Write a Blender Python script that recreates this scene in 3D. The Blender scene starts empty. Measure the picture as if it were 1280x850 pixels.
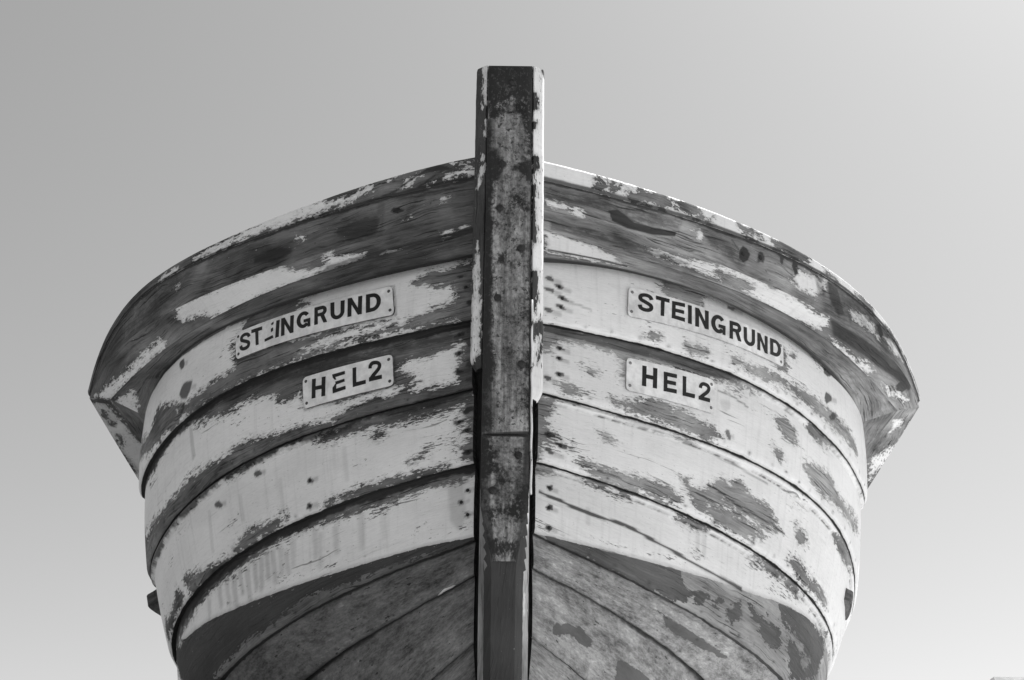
import bpy, math, random
import numpy as np

# =============================================================== scene basics
SC = bpy.context.scene
COL = SC.collection
random.seed(7)
FIT = {"L":{"P0":[1.274,1.9299,0.0164,-0.8166,1.3164,0.4836,-1.9996],"P1":[1.2697,1.8669,0.0084,-0.4333,1.1138,-0.4774,-1.0606],"P2":[1.2646,1.7671,-0.0794,-0.0633,0.255,-0.0953,-0.4402],"P3":[1.1928,1.7182,-0.1566,0.5238,-1.2903,0.2309,0.72],"K0":[1.0777,1.6738,-0.1427,0.2392,-0.2122,-0.0552,-0.01],"K1":[1.053,1.4916,-0.1765,0.5485,-0.9492,0.0173,0.4162],"K2":[0.9998,1.3172,-0.2249,0.4137,-0.8125,0.0631,0.3407],"K3":[0.9146,1.1344,-0.2107,0.0459,-0.2323,0.0456,0.0882],"K4":[0.8376,0.956,-0.3523,0.0906,-0.1604,-0.0718,0.094],"K5":[0.6599,0.8788,-0.4718,0.288,-0.1194,-0.1346,-0.0608],"K6":[0.52,0.7342,-0.5048,-0.193,0.0673,0.0574,0.0388],"K7":[0.13,0.6,-0.4,-0.12,0,0,0]},"R":{"P0":[1.2528,1.9205,-0.0439,-0.0616,-0.2041,0.2597,-0.617],"P1":[1.2494,1.8645,-0.068,0.238,-0.4299,0.0565,-0.4141],"P2":[1.2462,1.7813,-0.0128,-0.6406,0.9437,0.3075,-1.0913],"P3":[1.1716,1.7302,-0.3004,1.2568,-2.2379,0.0293,1.311],"K0":[1.0595,1.6713,0.0014,-0.0623,-0.3257,0.1087,0.1768],"K1":[1.0335,1.4838,-0.0809,0.2842,-0.9034,0.196,0.3737],"K2":[0.9852,1.3099,-0.2047,0.2638,-0.2886,-0.1426,0.0981],"K3":[0.9073,1.1408,-0.2088,-0.0926,0.0434,-0.0326,0.0241],"K4":[0.8351,0.9734,-0.4376,0.1258,0.0646,-0.0856,-0.0804],"K5":[0.6605,0.8956,-0.3698,-0.1003,0.3106,-0.1316,-0.2227],"K6":[0.52,0.7483,-0.4327,-0.122,0.0095,-0.0011,-0.002],"K7":[0.13,0.6,-0.4,-0.12,0,0,0]}}
RUN = {"L":{"P0":-0.05,"P1":-0.05,"P2":-0.05,"P3":0.02},"R":{"P0":-0.04,"P1":-0.04,"P2":-0.04,"P3":0.05}}
# worn-paint patches, stains, cracks, and shade painted under laps and beside the stem iron, in each board's own flat coordinates (metres along, metres down)
PATCH = {
 'L': {
  'cap': [["W",[[0.6371,-0.0095],[0.5437,-0.0095],[0.3538,0.0161],[0.2948,0.0064],[0.2894,0.0181],[0.3487,0.0253],[0.3973,0.0301],[0.4984,0.0325],[0.6325,0.0345],[0.7932,0.034],[0.8214,0.0144],[0.7223,0.0016]]],["W",[[0.9053,0.0154],[0.8091,0.0083],[0.763,0.0211],[0.7726,0.0358],[0.8598,0.0377],[0.9089,0.0375]]],["W",[[1.0279,0.0179],[0.9667,0.016],[0.9361,0.0353],[1.011,0.0395],[1.069,0.0369]]],["W",[[0.1967,0.0197],[0.1519,0.0142],[0.1427,0.0198],[0.1736,0.0291],[0.2145,0.0297]]],["W",[[0.1046,0.0308],[0.0528,0.02],[-0.0029,0.0187],[-0.0033,0.0308],[0.0523,0.0323],[0.1006,0.0364]]],["W",[[0.1554,0.0346],[0.1067,0.0332],[0.1069,0.0357],[0.1548,0.0378]]],["W",[[0.062,0.0066],[-0.0225,0.0152],[0.0061,0.0069],[0.0531,0.0119]]],["W",[[0.2549,0.0066],[0.2021,0.0083],[0.2042,0.0071],[0.25,0.012]]],[["G",0.8,0.0025],[[0.2775,0.0364],[0.2191,0.029],[0.1632,0.0124],[0.0647,0.0152],[0.114,-0.0004],[0.1631,0.0153],[0.2189,0.0319],[0.2791,0.0382]]],[["G",0.7,0.0025],[[0.1622,0.0349],[0.1182,0.022],[0.0749,0.009],[0.0748,0.0117],[0.1181,0.0248],[0.1631,0.037]]]],
  'fascia': [["W",[[0.5238,0.0353],[0.5002,0.0372],[0.5023,0.0451],[0.5205,0.0446]]],["W",[[0.1952,0.0708],[0.1796,0.0681],[0.1814,0.0783]]],["W",[[0.9757,0.0352],[0.9443,0.0349],[0.9403,0.0404],[0.9713,0.043]]],["W",[[0.0921,0.0387],[0.0704,0.0369],[0.0681,0.0418],[0.0897,0.0436]]],[["G",0.8,0.03],[[0.3835,0.0565],[0.3357,0.0452],[0.2763,0.0535],[0.2798,0.078],[0.346,0.0806]]],[["G",0.9,0.02],[[0.6576,0.0587],[0.5756,0.0533],[0.5427,0.0661],[0.5873,0.0774]]],[["G",0.9,0.004],[[0.1973,0.0448],[0.2069,0.0465],[0.2142,0.0479],[0.2254,0.0441],[0.232,0.0366],[0.2263,0.0319],[0.2148,0.0343],[0.2078,0.0387]]],[["G",0.55,0.03],[[1.1641,-0.012],[0.9934,0.008],[0.9054,0.02],[0.9873,0.0566],[1.2044,0.0801],[1.3688,0.0438]]],[["G",0.42,0.008],[[0.2694,-0.0044],[0.2553,-0.001],[0.2594,0.1053],[0.2725,0.1028]]],[["G",0.45,0.02],[[0.0751,0.0228],[-0.0016,0.0053],[-0.0016,0.1026],[0.042,0.0985]]]],
  'lower': [["W",[[0.9328,-0.006],[0.8847,-0.0083],[0.7258,-0.0041],[0.5996,-0.0081],[0.5466,0.0023],[0.4891,0.0399],[0.444,0.0569],[0.4235,0.0481],[0.4228,-0.0019],[0.3894,-0.0012],[0.3832,0.0195],[0.3417,0.0444],[0.3026,0.0502],[0.3119,0.0707],[0.3746,0.0764],[0.4504,0.0754],[0.5283,0.0859],[0.6353,0.0828],[0.7911,0.0821],[0.8434,0.074],[0.8549,0.0539],[0.8734,0.0566],[0.9312,0.0436],[0.9512,0.0213]]],["W",[[1.4137,0.0193],[1.3504,0.043],[1.2031,0.0539],[1.1059,0.0482],[1.0528,0.0478],[1.0237,0.066],[1.0467,0.0776],[1.1438,0.0814],[1.2707,0.0815],[1.4234,0.0821],[1.4263,0.0297]]],["W",[[0.9337,-0.0252],[0.8551,-0.0252],[0.854,-0.0246],[0.9216,-0.0206]]],["W",[[0.2419,0.064],[0.2059,0.071],[0.2117,0.0789],[0.2579,0.0748]]],["W",[[0.0898,0.051],[0.0486,0.0429],[0.021,0.033],[0.0189,0.044],[0.0598,0.0589],[0.0884,0.0648]]],[["G",0.7,0.01],[[0.4547,0.0878],[0.2559,0.0893],[0.0058,0.0965],[0.0018,0.0607],[0.2414,0.0608],[0.4199,0.0604]]]],
  'soffit': [["W",[[1.3509,0.0056],[1.2417,0.0253],[1.3082,0.0545],[1.3758,0.0606],[1.3718,0.0376],[1.3639,0.0172]]]],
  'lower2': [["B",[[-0.0013,0.0014],[-0.0004,0.0749],[0.0471,0.067],[0.0241,-0.0065]]],["B",[[0.0014,-0.0114],[0.1947,-0.0244],[0.6285,0.0039],[0.57,0.0061],[0.2332,-0.0184],[0.1004,-0.0109],[0.0415,-0.0057]]],["B",[[-0.0001,0.072],[0.3389,0.0797],[0.3786,0.0697],[0.2289,0.0683],[0.1283,0.0613],[0.0603,0.0519]]],["B",[[0.0845,0.0222],[0.0983,0.0355],[0.1475,0.0191],[0.1326,0.006]]],["B",[[0.28,0.0208],[0.3055,0.0313],[0.3761,0.019],[0.3419,0.0077]]],["B",[[0.1749,0.0259],[0.1907,0.0359],[0.2209,0.0249],[0.2047,0.015]]],[["G",0.45,0.03],[[0.0004,0.0004],[0.007,0.0671],[0.1435,0.0685],[0.2009,0.0246],[0.1301,-0.0134]]],[["G",0.5,0.02],[[0.129,-0.0244],[0.2144,-0.0191],[0.6037,0.0097],[0.5571,-0.0081]]]],
  's1': [["B",[[0.5623,-0.0345],[0.5302,-0.0018],[0.5025,0.0174],[0.4816,0.0164],[0.4634,0.0373],[0.4988,0.0438],[0.5133,0.0542],[0.5679,0.0514],[0.6426,0.051],[0.6941,0.0526],[0.6916,0.014],[0.6583,-0.0092],[0.6093,-0.0225]]],["B",[[0.1631,0.0547],[0.1216,0.0339],[0.0569,0.0377],[0.0152,0.0219],[-0.0019,0.0063],[-0.0139,0.1931],[0.0025,0.1953],[0.0932,0.1893],[0.1881,0.1882],[0.1706,0.1704],[0.135,0.1583],[0.0916,0.148],[0.057,0.1402],[0.0448,0.1385],[0.0436,0.1204],[0.0639,0.085],[0.0955,0.0843],[0.1295,0.0662]]],["B",[[0.7037,0.0517],[0.7144,0.1501],[0.8441,0.1559],[0.9456,0.1611],[1.0271,0.1652],[0.927,0.1959],[0.7992,0.1985],[0.6215,0.1944],[0.5241,0.1948],[0.3708,0.1915],[0.1881,0.1882],[0.2102,0.1521],[0.3703,0.1374],[0.4947,0.1424]]],["W",[[0.4881,0.1725],[0.43,0.1657],[0.3698,0.1492],[0.2544,0.1506],[0.1776,0.1552],[0.2094,0.1728],[0.287,0.1794],[0.3449,0.1833],[0.4171,0.183],[0.4611,0.1887]]],["B",[[1.1168,0.0921],[0.9832,0.1366],[0.9655,0.191],[1.0465,0.1883],[1.1716,0.1794],[1.4541,0.1001],[1.3953,0.094],[1.1965,0.1329]]],[["G",0.95,0.004],[[0.9623,0.0383],[0.9671,0.0466],[0.9777,0.0458],[0.9894,0.0356],[0.9959,0.0247],[0.9929,0.0192],[0.9857,0.0199],[0.9723,0.0218]]],[["G",0.475,0.008],[[0.9878,0.028],[0.95,0.0381],[0.9486,0.0432],[0.9808,0.0353]]],[["G",0.9,0.008],[[0.9167,0.1309],[0.9332,0.1436],[0.9571,0.1352],[0.9695,0.1183],[0.9613,0.106],[0.951,0.1],[0.9364,0.1017],[0.9091,0.1098]]],[["G",0.45,0.008],[[0.949,0.1135],[0.888,0.1283],[0.8875,0.133],[0.9437,0.1201]]],[["G",0.8,0.004],[[0.9398,0.1679],[0.9452,0.1733],[0.9551,0.1784],[0.9723,0.1659],[0.9783,0.1517],[0.9696,0.1469],[0.9579,0.1476],[0.9439,0.1564]]],[["G",0.4,0.008],[[0.9612,0.1589],[0.9182,0.1703],[0.9179,0.1748],[0.9562,0.1653]]],[["G",0.9,0.004],[[0.0121,0.1047],[0.016,0.1068],[0.02,0.1057],[0.023,0.1043],[0.0252,0.1015],[0.0239,0.0991],[0.0203,0.0998],[0.0172,0.1011]]],[["G",0.45,0.008],[[0.0222,0.1023],[0.007,0.1007],[0.0068,0.1055],[0.0199,0.1075]]],[["G",0.9,0.004],[[0.0295,0.0696],[0.0332,0.071],[0.0361,0.0726],[0.039,0.0694],[0.0432,0.0662],[0.0395,0.0648],[0.0366,0.0639],[0.0316,0.0651]]],[["G",0.45,0.008],[[0.0384,0.0674],[0.0231,0.0658],[0.0228,0.0707],[0.0361,0.0728]]],[["G",0.9,0.004],[[0.0038,0.1506],[0.0043,0.1547],[0.0099,0.1549],[0.0139,0.1511],[0.014,0.1481],[0.0137,0.1456],[0.0103,0.1447],[0.0052,0.1465]]],[["G",0.45,0.008],[[0.0121,0.1486],[-0.0031,0.1471],[-0.0032,0.1517],[0.0099,0.1536]]]],
  's2': [["W",[[0.1906,0.105],[0.1665,0.0784],[0.1132,0.0893],[0.081,0.075],[0.0509,0.0732],[0.0358,0.0509],[0.0254,0.0609],[0.0257,0.1087],[0.0352,0.126],[0.0326,0.1586],[0.037,0.1899],[0.0849,0.1899],[0.1326,0.1888],[0.1599,0.1818],[0.1326,0.1574],[0.162,0.1615],[0.1432,0.141],[0.1707,0.1267]]],["W",[[0.9528,0.0053],[0.8844,0.0238],[0.7502,0.05],[0.6984,0.0526],[0.635,0.0516],[0.5531,0.0769],[0.546,0.0952],[0.5045,0.1051],[0.4775,0.09],[0.4631,0.1186],[0.3496,0.1577],[0.278,0.1505],[0.1982,0.1513],[0.179,0.1666],[0.2049,0.1836],[0.2611,0.1772],[0.3201,0.185],[0.3766,0.2042],[0.4263,0.2005],[0.5199,0.1859],[0.5487,0.1898],[0.6212,0.1753],[0.6834,0.1644],[0.753,0.1773],[0.8466,0.1699],[0.9033,0.1692],[0.9712,0.1711],[1.0508,0.1751],[1.1591,0.1715],[1.2833,0.1628],[1.3837,0.0848],[1.3849,-0.0395],[1.2712,0.0138],[1.1673,0.0268],[1.0576,0.016]]],[["G",0.9,0.004],[[0.0235,0.0335],[0.0256,0.0403],[0.0344,0.0433],[0.0418,0.0434],[0.0492,0.0409],[0.0424,0.0355],[0.0386,0.0307],[0.0296,0.0292]]],[["G",0.45,0.008],[[0.0384,0.0366],[0.0105,0.0327],[0.0102,0.0382],[0.0362,0.0427]]],[["G",0.9,0.004],[[0.0257,0.097],[0.025,0.1018],[0.0322,0.1048],[0.0409,0.1067],[0.0431,0.1016],[0.0455,0.0959],[0.0368,0.0905],[0.0262,0.0907]]],[["G",0.45,0.008],[[0.036,0.0986],[0.0079,0.0952],[0.0077,0.1005],[0.0338,0.1045]]],[["G",0.9,0.004],[[0.0262,0.156],[0.0221,0.1616],[0.0333,0.162],[0.0409,0.1644],[0.0417,0.1598],[0.0459,0.1548],[0.0373,0.1495],[0.0303,0.1537]]],[["G",0.45,0.008],[[0.0366,0.1575],[0.0083,0.1544],[0.0082,0.1595],[0.0345,0.1631]]],[["G",0.7,0.006],[[0.0002,0.0737],[-0.004,0.081],[0.0054,0.0806],[0.0115,0.083],[0.0129,0.0772],[0.0171,0.0707],[0.0105,0.0647],[0.004,0.0705]]],[["G",0.35,0.008],[[0.009,0.075],[-0.0145,0.0721],[-0.0147,0.0775],[0.0068,0.0809]]],[["G",0.7,0.006],[[-0.0028,0.1395],[-0.0025,0.145],[0.0016,0.1519],[0.0097,0.1485],[0.0159,0.1441],[0.0121,0.138],[0.008,0.1321],[0.0003,0.1342]]],[["G",0.35,0.008],[[0.007,0.1408],[-0.0167,0.1383],[-0.0168,0.1435],[0.0049,0.1466]]],[["G",0.7,0.006],[[-0.003,0.1869],[-0.003,0.1934],[0.0032,0.1982],[0.01,0.1946],[0.0138,0.1909],[0.0149,0.1849],[0.0076,0.1845],[0.0015,0.1824]]],[["G",0.35,0.008],[[0.0081,0.1885],[-0.0157,0.1862],[-0.0158,0.1913],[0.0061,0.1941]]],[["G",0.35,0.004],[[0.918,0.0236],[0.9045,0.034],[0.8866,0.1177],[0.8994,0.1231]]],[["G",0.6,0.014],[[0.0029,-0.01],[0.3406,-0.003],[0.4666,-0.0048],[0.6155,-0.0096],[0.6055,0.0276],[0.4393,0.046],[0.2525,0.0502],[0.1045,0.0471],[0.0001,0.0535]]]],
  's3': [["B",[[0.4178,0.0276],[0.3681,0.0128],[0.2736,0.0051],[0.164,-0.0096],[0.0915,-0.0074],[0.0212,-0.015],[0.0021,-0.0093],[0.0009,0.0294],[0.02,0.0332],[0.0704,0.0373],[0.1122,0.0311],[0.1753,0.0371],[0.2025,0.0474],[0.258,0.0306],[0.3089,0.0328],[0.3868,0.0378]]],["B",[[0.0207,0.0114],[-0.0138,0.0147],[-0.0144,0.2161],[-0.0054,0.2105],[0.0285,0.1858],[0.0309,0.1563],[0.0082,0.1387],[0.0088,0.092],[0.0249,0.0626]]],["B",[[0.2563,0.0596],[0.2474,0.053],[0.2324,0.0552],[0.2282,0.0658],[0.2391,0.0717],[0.2521,0.0678]]],["B",[[0.1609,0.1563],[0.144,0.1545],[0.123,0.1494],[0.1232,0.1538],[0.1485,0.1622]]],["B",[[0.1588,0.0325],[0.1385,0.0266],[0.1284,0.0249],[0.1384,0.0362]]],["B",[[1.0162,0.1607],[0.9105,0.1873],[0.7846,0.203],[0.7441,0.199],[0.6812,0.1752],[0.5913,0.1817],[0.5311,0.1802],[0.5279,0.1961],[0.6057,0.2093],[0.6872,0.2082],[0.7884,0.2149],[0.8971,0.2151],[0.9772,0.2131],[1.0008,0.1819]]],["B",[[0.4142,0.199],[0.3737,0.1976],[0.2958,0.1904],[0.2322,0.1904],[0.1458,0.1939],[0.0632,0.199],[0.0666,0.2131],[0.2406,0.2154],[0.4073,0.2126]]],["B",[[1.0816,0.1548],[1.0571,0.1804],[1.0403,0.1948],[1.1254,0.2079],[1.3041,0.1971],[1.2873,0.1729],[1.1262,0.1839]]],["B",[[1.3751,-0.0954],[1.2735,-0.0508],[1.1143,-0.0157],[0.922,-0.0015],[0.7828,0.0049],[0.6188,0.0083],[0.4553,0.0069],[0.4475,0.0004],[0.5876,-0.0089],[0.806,-0.0235],[1.0203,-0.0325],[1.1968,-0.0554]]],[["G",0.9,0.004],[[0.0166,0.0782],[0.0231,0.086],[0.0324,0.0891],[0.0417,0.093],[0.0429,0.0878],[0.0496,0.0828],[0.0362,0.0801],[0.0293,0.0791]]],[["G",0.45,0.008],[[0.0362,0.0841],[0.0001,0.0806],[-0.0,0.0853],[0.0342,0.0894]]],[["G",0.9,0.004],[[0.0066,0.1103],[0.0039,0.1152],[0.0145,0.1179],[0.0209,0.1188],[0.0331,0.1198],[0.0244,0.1129],[0.0183,0.1088],[0.0107,0.1077]]],[["G",0.45,0.008],[[0.0182,0.1133],[-0.018,0.1097],[-0.0181,0.1143],[0.0162,0.1184]]],[["G",0.9,0.004],[[0.0017,0.1714],[0.0005,0.1767],[0.0097,0.183],[0.0178,0.1802],[0.0252,0.1794],[0.0253,0.174],[0.0154,0.1699],[0.0061,0.1682]]],[["G",0.45,0.008],[[0.015,0.1748],[-0.0218,0.1713],[-0.0218,0.1758],[0.0131,0.1798]]],[["G",0.9,0.004],[[0.001,0.052],[-0.0024,0.0568],[0.007,0.0616],[0.0187,0.0657],[0.0258,0.0614],[0.0219,0.0538],[0.0137,0.0457],[0.0023,0.0465]]],[["G",0.45,0.008],[[0.0116,0.0547],[-0.0239,0.0511],[-0.0241,0.0559],[0.0095,0.06]]],[["G",0.9,0.004],[[0.4354,0.1268],[0.4376,0.1323],[0.4458,0.13],[0.4527,0.1264],[0.4518,0.1212],[0.449,0.1188],[0.4442,0.1167],[0.4404,0.1218]]],[["G",0.45,0.008],[[0.4475,0.1227],[0.4228,0.1245],[0.4233,0.1287],[0.4455,0.1277]]],[["G",0.9,0.004],[[0.4476,0.191],[0.4491,0.1949],[0.4559,0.1965],[0.4648,0.1922],[0.461,0.1864],[0.4601,0.1818],[0.4532,0.1827],[0.4472,0.1864]]],[["G",0.45,0.008],[[0.4567,0.1879],[0.4315,0.1901],[0.4323,0.194],[0.4549,0.1928]]],[["G",0.9,0.004],[[0.7628,0.069],[0.7692,0.0734],[0.7819,0.0674],[0.7924,0.0621],[0.7969,0.0543],[0.7909,0.0506],[0.779,0.0517],[0.7713,0.0605]]],[["G",0.45,0.008],[[0.7842,0.0598],[0.7499,0.0679],[0.7507,0.072],[0.7815,0.0654]]],[["G",0.9,0.004],[[0.6016,0.0484],[0.6089,0.0509],[0.6171,0.0512],[0.6266,0.0453],[0.6288,0.0379],[0.6237,0.0344],[0.6153,0.0346],[0.606,0.0402]]],[["G",0.45,0.008],[[0.619,0.0417],[0.5906,0.0459],[0.591,0.0502],[0.6166,0.047]]],[["G",0.18,0.008],[[0.3398,0.0679],[0.3352,0.0693],[0.3324,0.1592],[0.337,0.1578]]],[["G",0.18,0.008],[[0.5434,0.0877],[0.538,0.0896],[0.5403,0.1748],[0.5456,0.1729]]],[["G",0.18,0.008],[[0.8269,0.0608],[0.8197,0.064],[0.8339,0.1665],[0.8411,0.1634]]],[["G",0.18,0.008],[[0.6922,0.0743],[0.686,0.0768],[0.6858,0.1416],[0.6919,0.1392]]],[["G",0.5,0.008],[[0.002,-0.0045],[0.2023,-0.0019],[0.3309,0.0037],[0.4548,-0.0021],[0.4555,0.0114],[0.3133,0.0256],[0.1836,0.0251],[0.0011,0.0221]]]],
  's4': [["B",[[-0.0103,-0.0282],[-0.012,0.033],[0.0508,0.0425],[0.1141,0.0323],[0.2258,0.0386],[0.3169,0.04],[0.5101,0.024],[0.6974,0.0305],[0.9023,0.0297],[1.0497,0.0378],[1.1233,0.0368],[1.3134,0.0064],[1.311,-0.0043],[1.2008,-0.1121],[0.9724,-0.0464],[0.6025,-0.0329],[0.2274,-0.0407]]],["D",[[-0.0352,0.2417],[-0.0007,0.2361],[0.1205,0.2137],[0.3225,0.1918],[0.4674,0.1714],[0.6021,0.1512],[0.7679,0.1199],[0.9121,0.09],[1.04,0.0671],[1.1264,0.0451],[1.3134,-0.0043],[0.9776,0.2568],[-0.0177,0.3327]]],["B",[[-0.0352,0.25],[0.0018,0.246],[0.0837,0.2403],[0.183,0.2318],[0.2329,0.227],[0.3254,0.2284],[0.3638,0.2211],[0.4533,0.2138],[0.6142,0.2251],[0.7668,0.2235],[0.887,0.2313],[0.7975,0.28],[-0.0279,0.3092]]],["H",[[-0.016,0.2155],[0.1201,0.1947],[0.3213,0.1744],[0.4657,0.1547],[0.6,0.1351],[0.7654,0.1045],[0.9356,0.064],[1.1334,0.0271],[1.0687,0.0725],[0.9157,0.1064],[0.7706,0.135],[0.6043,0.167],[0.4692,0.1879],[0.3238,0.2091],[0.1214,0.2322],[-0.0119,0.2598]]],[["G",0.7,0.005],[[0.0098,0.0819],[0.0098,0.0881],[0.0157,0.085],[0.021,0.083],[0.021,0.0776],[0.0193,0.0749],[0.016,0.0735],[0.0121,0.077]]],[["G",0.35,0.008],[[0.0178,0.0789],[-0.0009,0.078],[-0.0011,0.0834],[0.0157,0.085]]],[["G",0.7,0.005],[[0.0251,0.1156],[0.0257,0.1202],[0.0305,0.1236],[0.0364,0.117],[0.0377,0.1107],[0.0378,0.1035],[0.0308,0.105],[0.0268,0.111]]],[["G",0.35,0.008],[[0.0326,0.1127],[0.0136,0.1123],[0.0135,0.1176],[0.0306,0.1187]]],[["G",0.7,0.005],[[0.0045,0.1642],[0.0094,0.1673],[0.0144,0.17],[0.0213,0.1641],[0.0199,0.1579],[0.0216,0.1503],[0.0146,0.152],[0.0083,0.1565]]],[["G",0.35,0.008],[[0.0164,0.1593],[-0.0026,0.1594],[-0.0027,0.1647],[0.0144,0.1653]]],[["G",0.7,0.005],[[0.0252,0.0493],[0.0285,0.0529],[0.0331,0.0564],[0.0366,0.0485],[0.0381,0.0445],[0.0408,0.0361],[0.0336,0.037],[0.0289,0.0432]]],[["G",0.35,0.008],[[0.0353,0.0455],[0.0165,0.0444],[0.0163,0.0499],[0.0332,0.0517]]],[["G",0.35,0.012],[[0.059,0.0289],[0.0357,0.032],[0.0236,0.1474],[0.0332,0.1943],[0.051,0.1616]]],[["G",0.361,0.014],[[0.8123,0.0452],[0.8133,0.0531],[0.8132,0.0614],[0.8111,0.0705],[0.808,0.08],[0.8075,0.0885],[0.8054,0.0894],[0.805,0.0813],[0.8071,0.0722],[0.8082,0.0635],[0.8073,0.0556],[0.8054,0.0482]]],[["G",0.285,0.014],[[0.7741,0.0426],[0.7745,0.0533],[0.7733,0.0647],[0.7714,0.0763],[0.7684,0.0883],[0.763,0.1014],[0.7607,0.1024],[0.7651,0.0897],[0.7669,0.0782],[0.7677,0.067],[0.7679,0.0561],[0.7664,0.0459]]],[["G",0.34199999999999997,0.014],[[0.7411,0.0482],[0.743,0.0633],[0.7415,0.0799],[0.7388,0.0968],[0.7367,0.1135],[0.7344,0.1302],[0.7306,0.1318],[0.7311,0.1159],[0.7314,0.1],[0.7323,0.0838],[0.732,0.068],[0.7282,0.0536]]],[["G",0.39899999999999997,0.014],[[0.7117,0.0436],[0.7106,0.0543],[0.7093,0.065],[0.708,0.0756],[0.7041,0.0874],[0.7023,0.0982],[0.7007,0.0989],[0.7016,0.0884],[0.7047,0.077],[0.7052,0.0667],[0.7057,0.0564],[0.706,0.0461]]],[["G",0.34199999999999997,0.014],[[0.6835,0.0448],[0.6838,0.0613],[0.6804,0.0793],[0.6798,0.096],[0.6767,0.1137],[0.6747,0.1308],[0.6711,0.1323],[0.6714,0.1159],[0.6727,0.099],[0.6716,0.083],[0.6733,0.0657],[0.6712,0.05]]],[["G",0.41,0.014],[[0.6474,0.047],[0.6478,0.0597],[0.6479,0.0725],[0.6464,0.0859],[0.6436,0.0998],[0.6448,0.112],[0.6424,0.113],[0.6401,0.1013],[0.6418,0.0879],[0.6422,0.0749],[0.6409,0.0626],[0.6395,0.0503]]],[["G",0.38,0.014],[[0.6232,0.0462],[0.623,0.0619],[0.6236,0.0771],[0.6245,0.0921],[0.623,0.1081],[0.6261,0.122],[0.6233,0.1232],[0.6189,0.1098],[0.619,0.0944],[0.6169,0.0799],[0.6149,0.0652],[0.6138,0.0501]]],[["G",0.41,0.014],[[0.598,0.0393],[0.5989,0.0519],[0.598,0.0653],[0.596,0.0791],[0.5963,0.0919],[0.5945,0.1055],[0.5928,0.1062],[0.5937,0.093],[0.5926,0.0805],[0.5938,0.0671],[0.5939,0.054],[0.5922,0.0416]]],[["G",0.34199999999999997,0.014],[[0.5781,0.043],[0.577,0.0597],[0.574,0.077],[0.5727,0.0935],[0.5718,0.1098],[0.5694,0.1267],[0.568,0.1273],[0.5697,0.1107],[0.5699,0.0947],[0.5705,0.0784],[0.5728,0.0614],[0.5732,0.045]]],[["G",0.285,0.014],[[0.55,0.0457],[0.5482,0.0596],[0.5475,0.0731],[0.5471,0.0864],[0.5474,0.0993],[0.5465,0.1126],[0.5443,0.1135],[0.5442,0.1006],[0.5428,0.0881],[0.5422,0.0753],[0.5419,0.0622],[0.5426,0.0487]]],[["G",0.2375,0.014],[[0.5044,0.0509],[0.505,0.0622],[0.5061,0.0733],[0.5046,0.0854],[0.5054,0.0965],[0.5048,0.1081],[0.5031,0.1088],[0.5028,0.0975],[0.5012,0.0868],[0.5018,0.075],[0.5,0.0643],[0.4985,0.0533]]],[["G",0.285,0.014],[[0.4308,0.0443],[0.4314,0.0591],[0.4303,0.0744],[0.4283,0.0901],[0.4292,0.1045],[0.4294,0.1192],[0.4279,0.1197],[0.4271,0.1054],[0.4255,0.0912],[0.4269,0.0758],[0.4273,0.0607],[0.426,0.0462]]],[["G",0.22799999999999998,0.014],[[0.415,0.0597],[0.4163,0.0778],[0.4167,0.0961],[0.4175,0.1142],[0.4157,0.1332],[0.4175,0.1505],[0.4162,0.1511],[0.4136,0.134],[0.4148,0.1153],[0.4134,0.0975],[0.4124,0.0794],[0.4104,0.0615]]],[["G",0.285,0.014],[[0.3672,0.0602],[0.3667,0.0743],[0.3651,0.0887],[0.3659,0.102],[0.3657,0.1158],[0.3641,0.13],[0.363,0.1304],[0.3641,0.1164],[0.3638,0.1029],[0.3625,0.0897],[0.3635,0.0755],[0.3634,0.0617]]],[["G",0.247,0.014],[[0.295,0.0556],[0.2938,0.074],[0.2927,0.0923],[0.293,0.1099],[0.2912,0.1283],[0.2919,0.1455],[0.2892,0.1466],[0.2873,0.1299],[0.2878,0.112],[0.2863,0.0949],[0.286,0.0771],[0.286,0.0591]]],[["G",0.1425,0.014],[[0.2315,0.0656],[0.2303,0.0806],[0.2301,0.0951],[0.228,0.1103],[0.2273,0.1248],[0.2273,0.139],[0.2257,0.1396],[0.225,0.1257],[0.2249,0.1115],[0.2262,0.0966],[0.2257,0.0824],[0.2262,0.0677]]],[["G",0.285,0.014],[[0.8752,0.0493],[0.8761,0.0583],[0.8763,0.0675],[0.8736,0.078],[0.8772,0.0858],[0.8778,0.0948],[0.8749,0.096],[0.873,0.0876],[0.868,0.0804],[0.8694,0.0705],[0.8677,0.0619],[0.8655,0.0534]]],[["G",0.266,0.014],[[0.5311,0.0622],[0.5319,0.0729],[0.5289,0.0851],[0.5275,0.0966],[0.5247,0.1086],[0.5222,0.1205],[0.5198,0.1215],[0.5212,0.1101],[0.5228,0.0985],[0.5231,0.0875],[0.525,0.0757],[0.5231,0.0655]]]],
  's5': [["W",[[0.1088,0.1575],[0.0816,0.1499],[0.0538,0.1547],[0.0539,0.1605],[0.0997,0.1665]]]],
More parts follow.
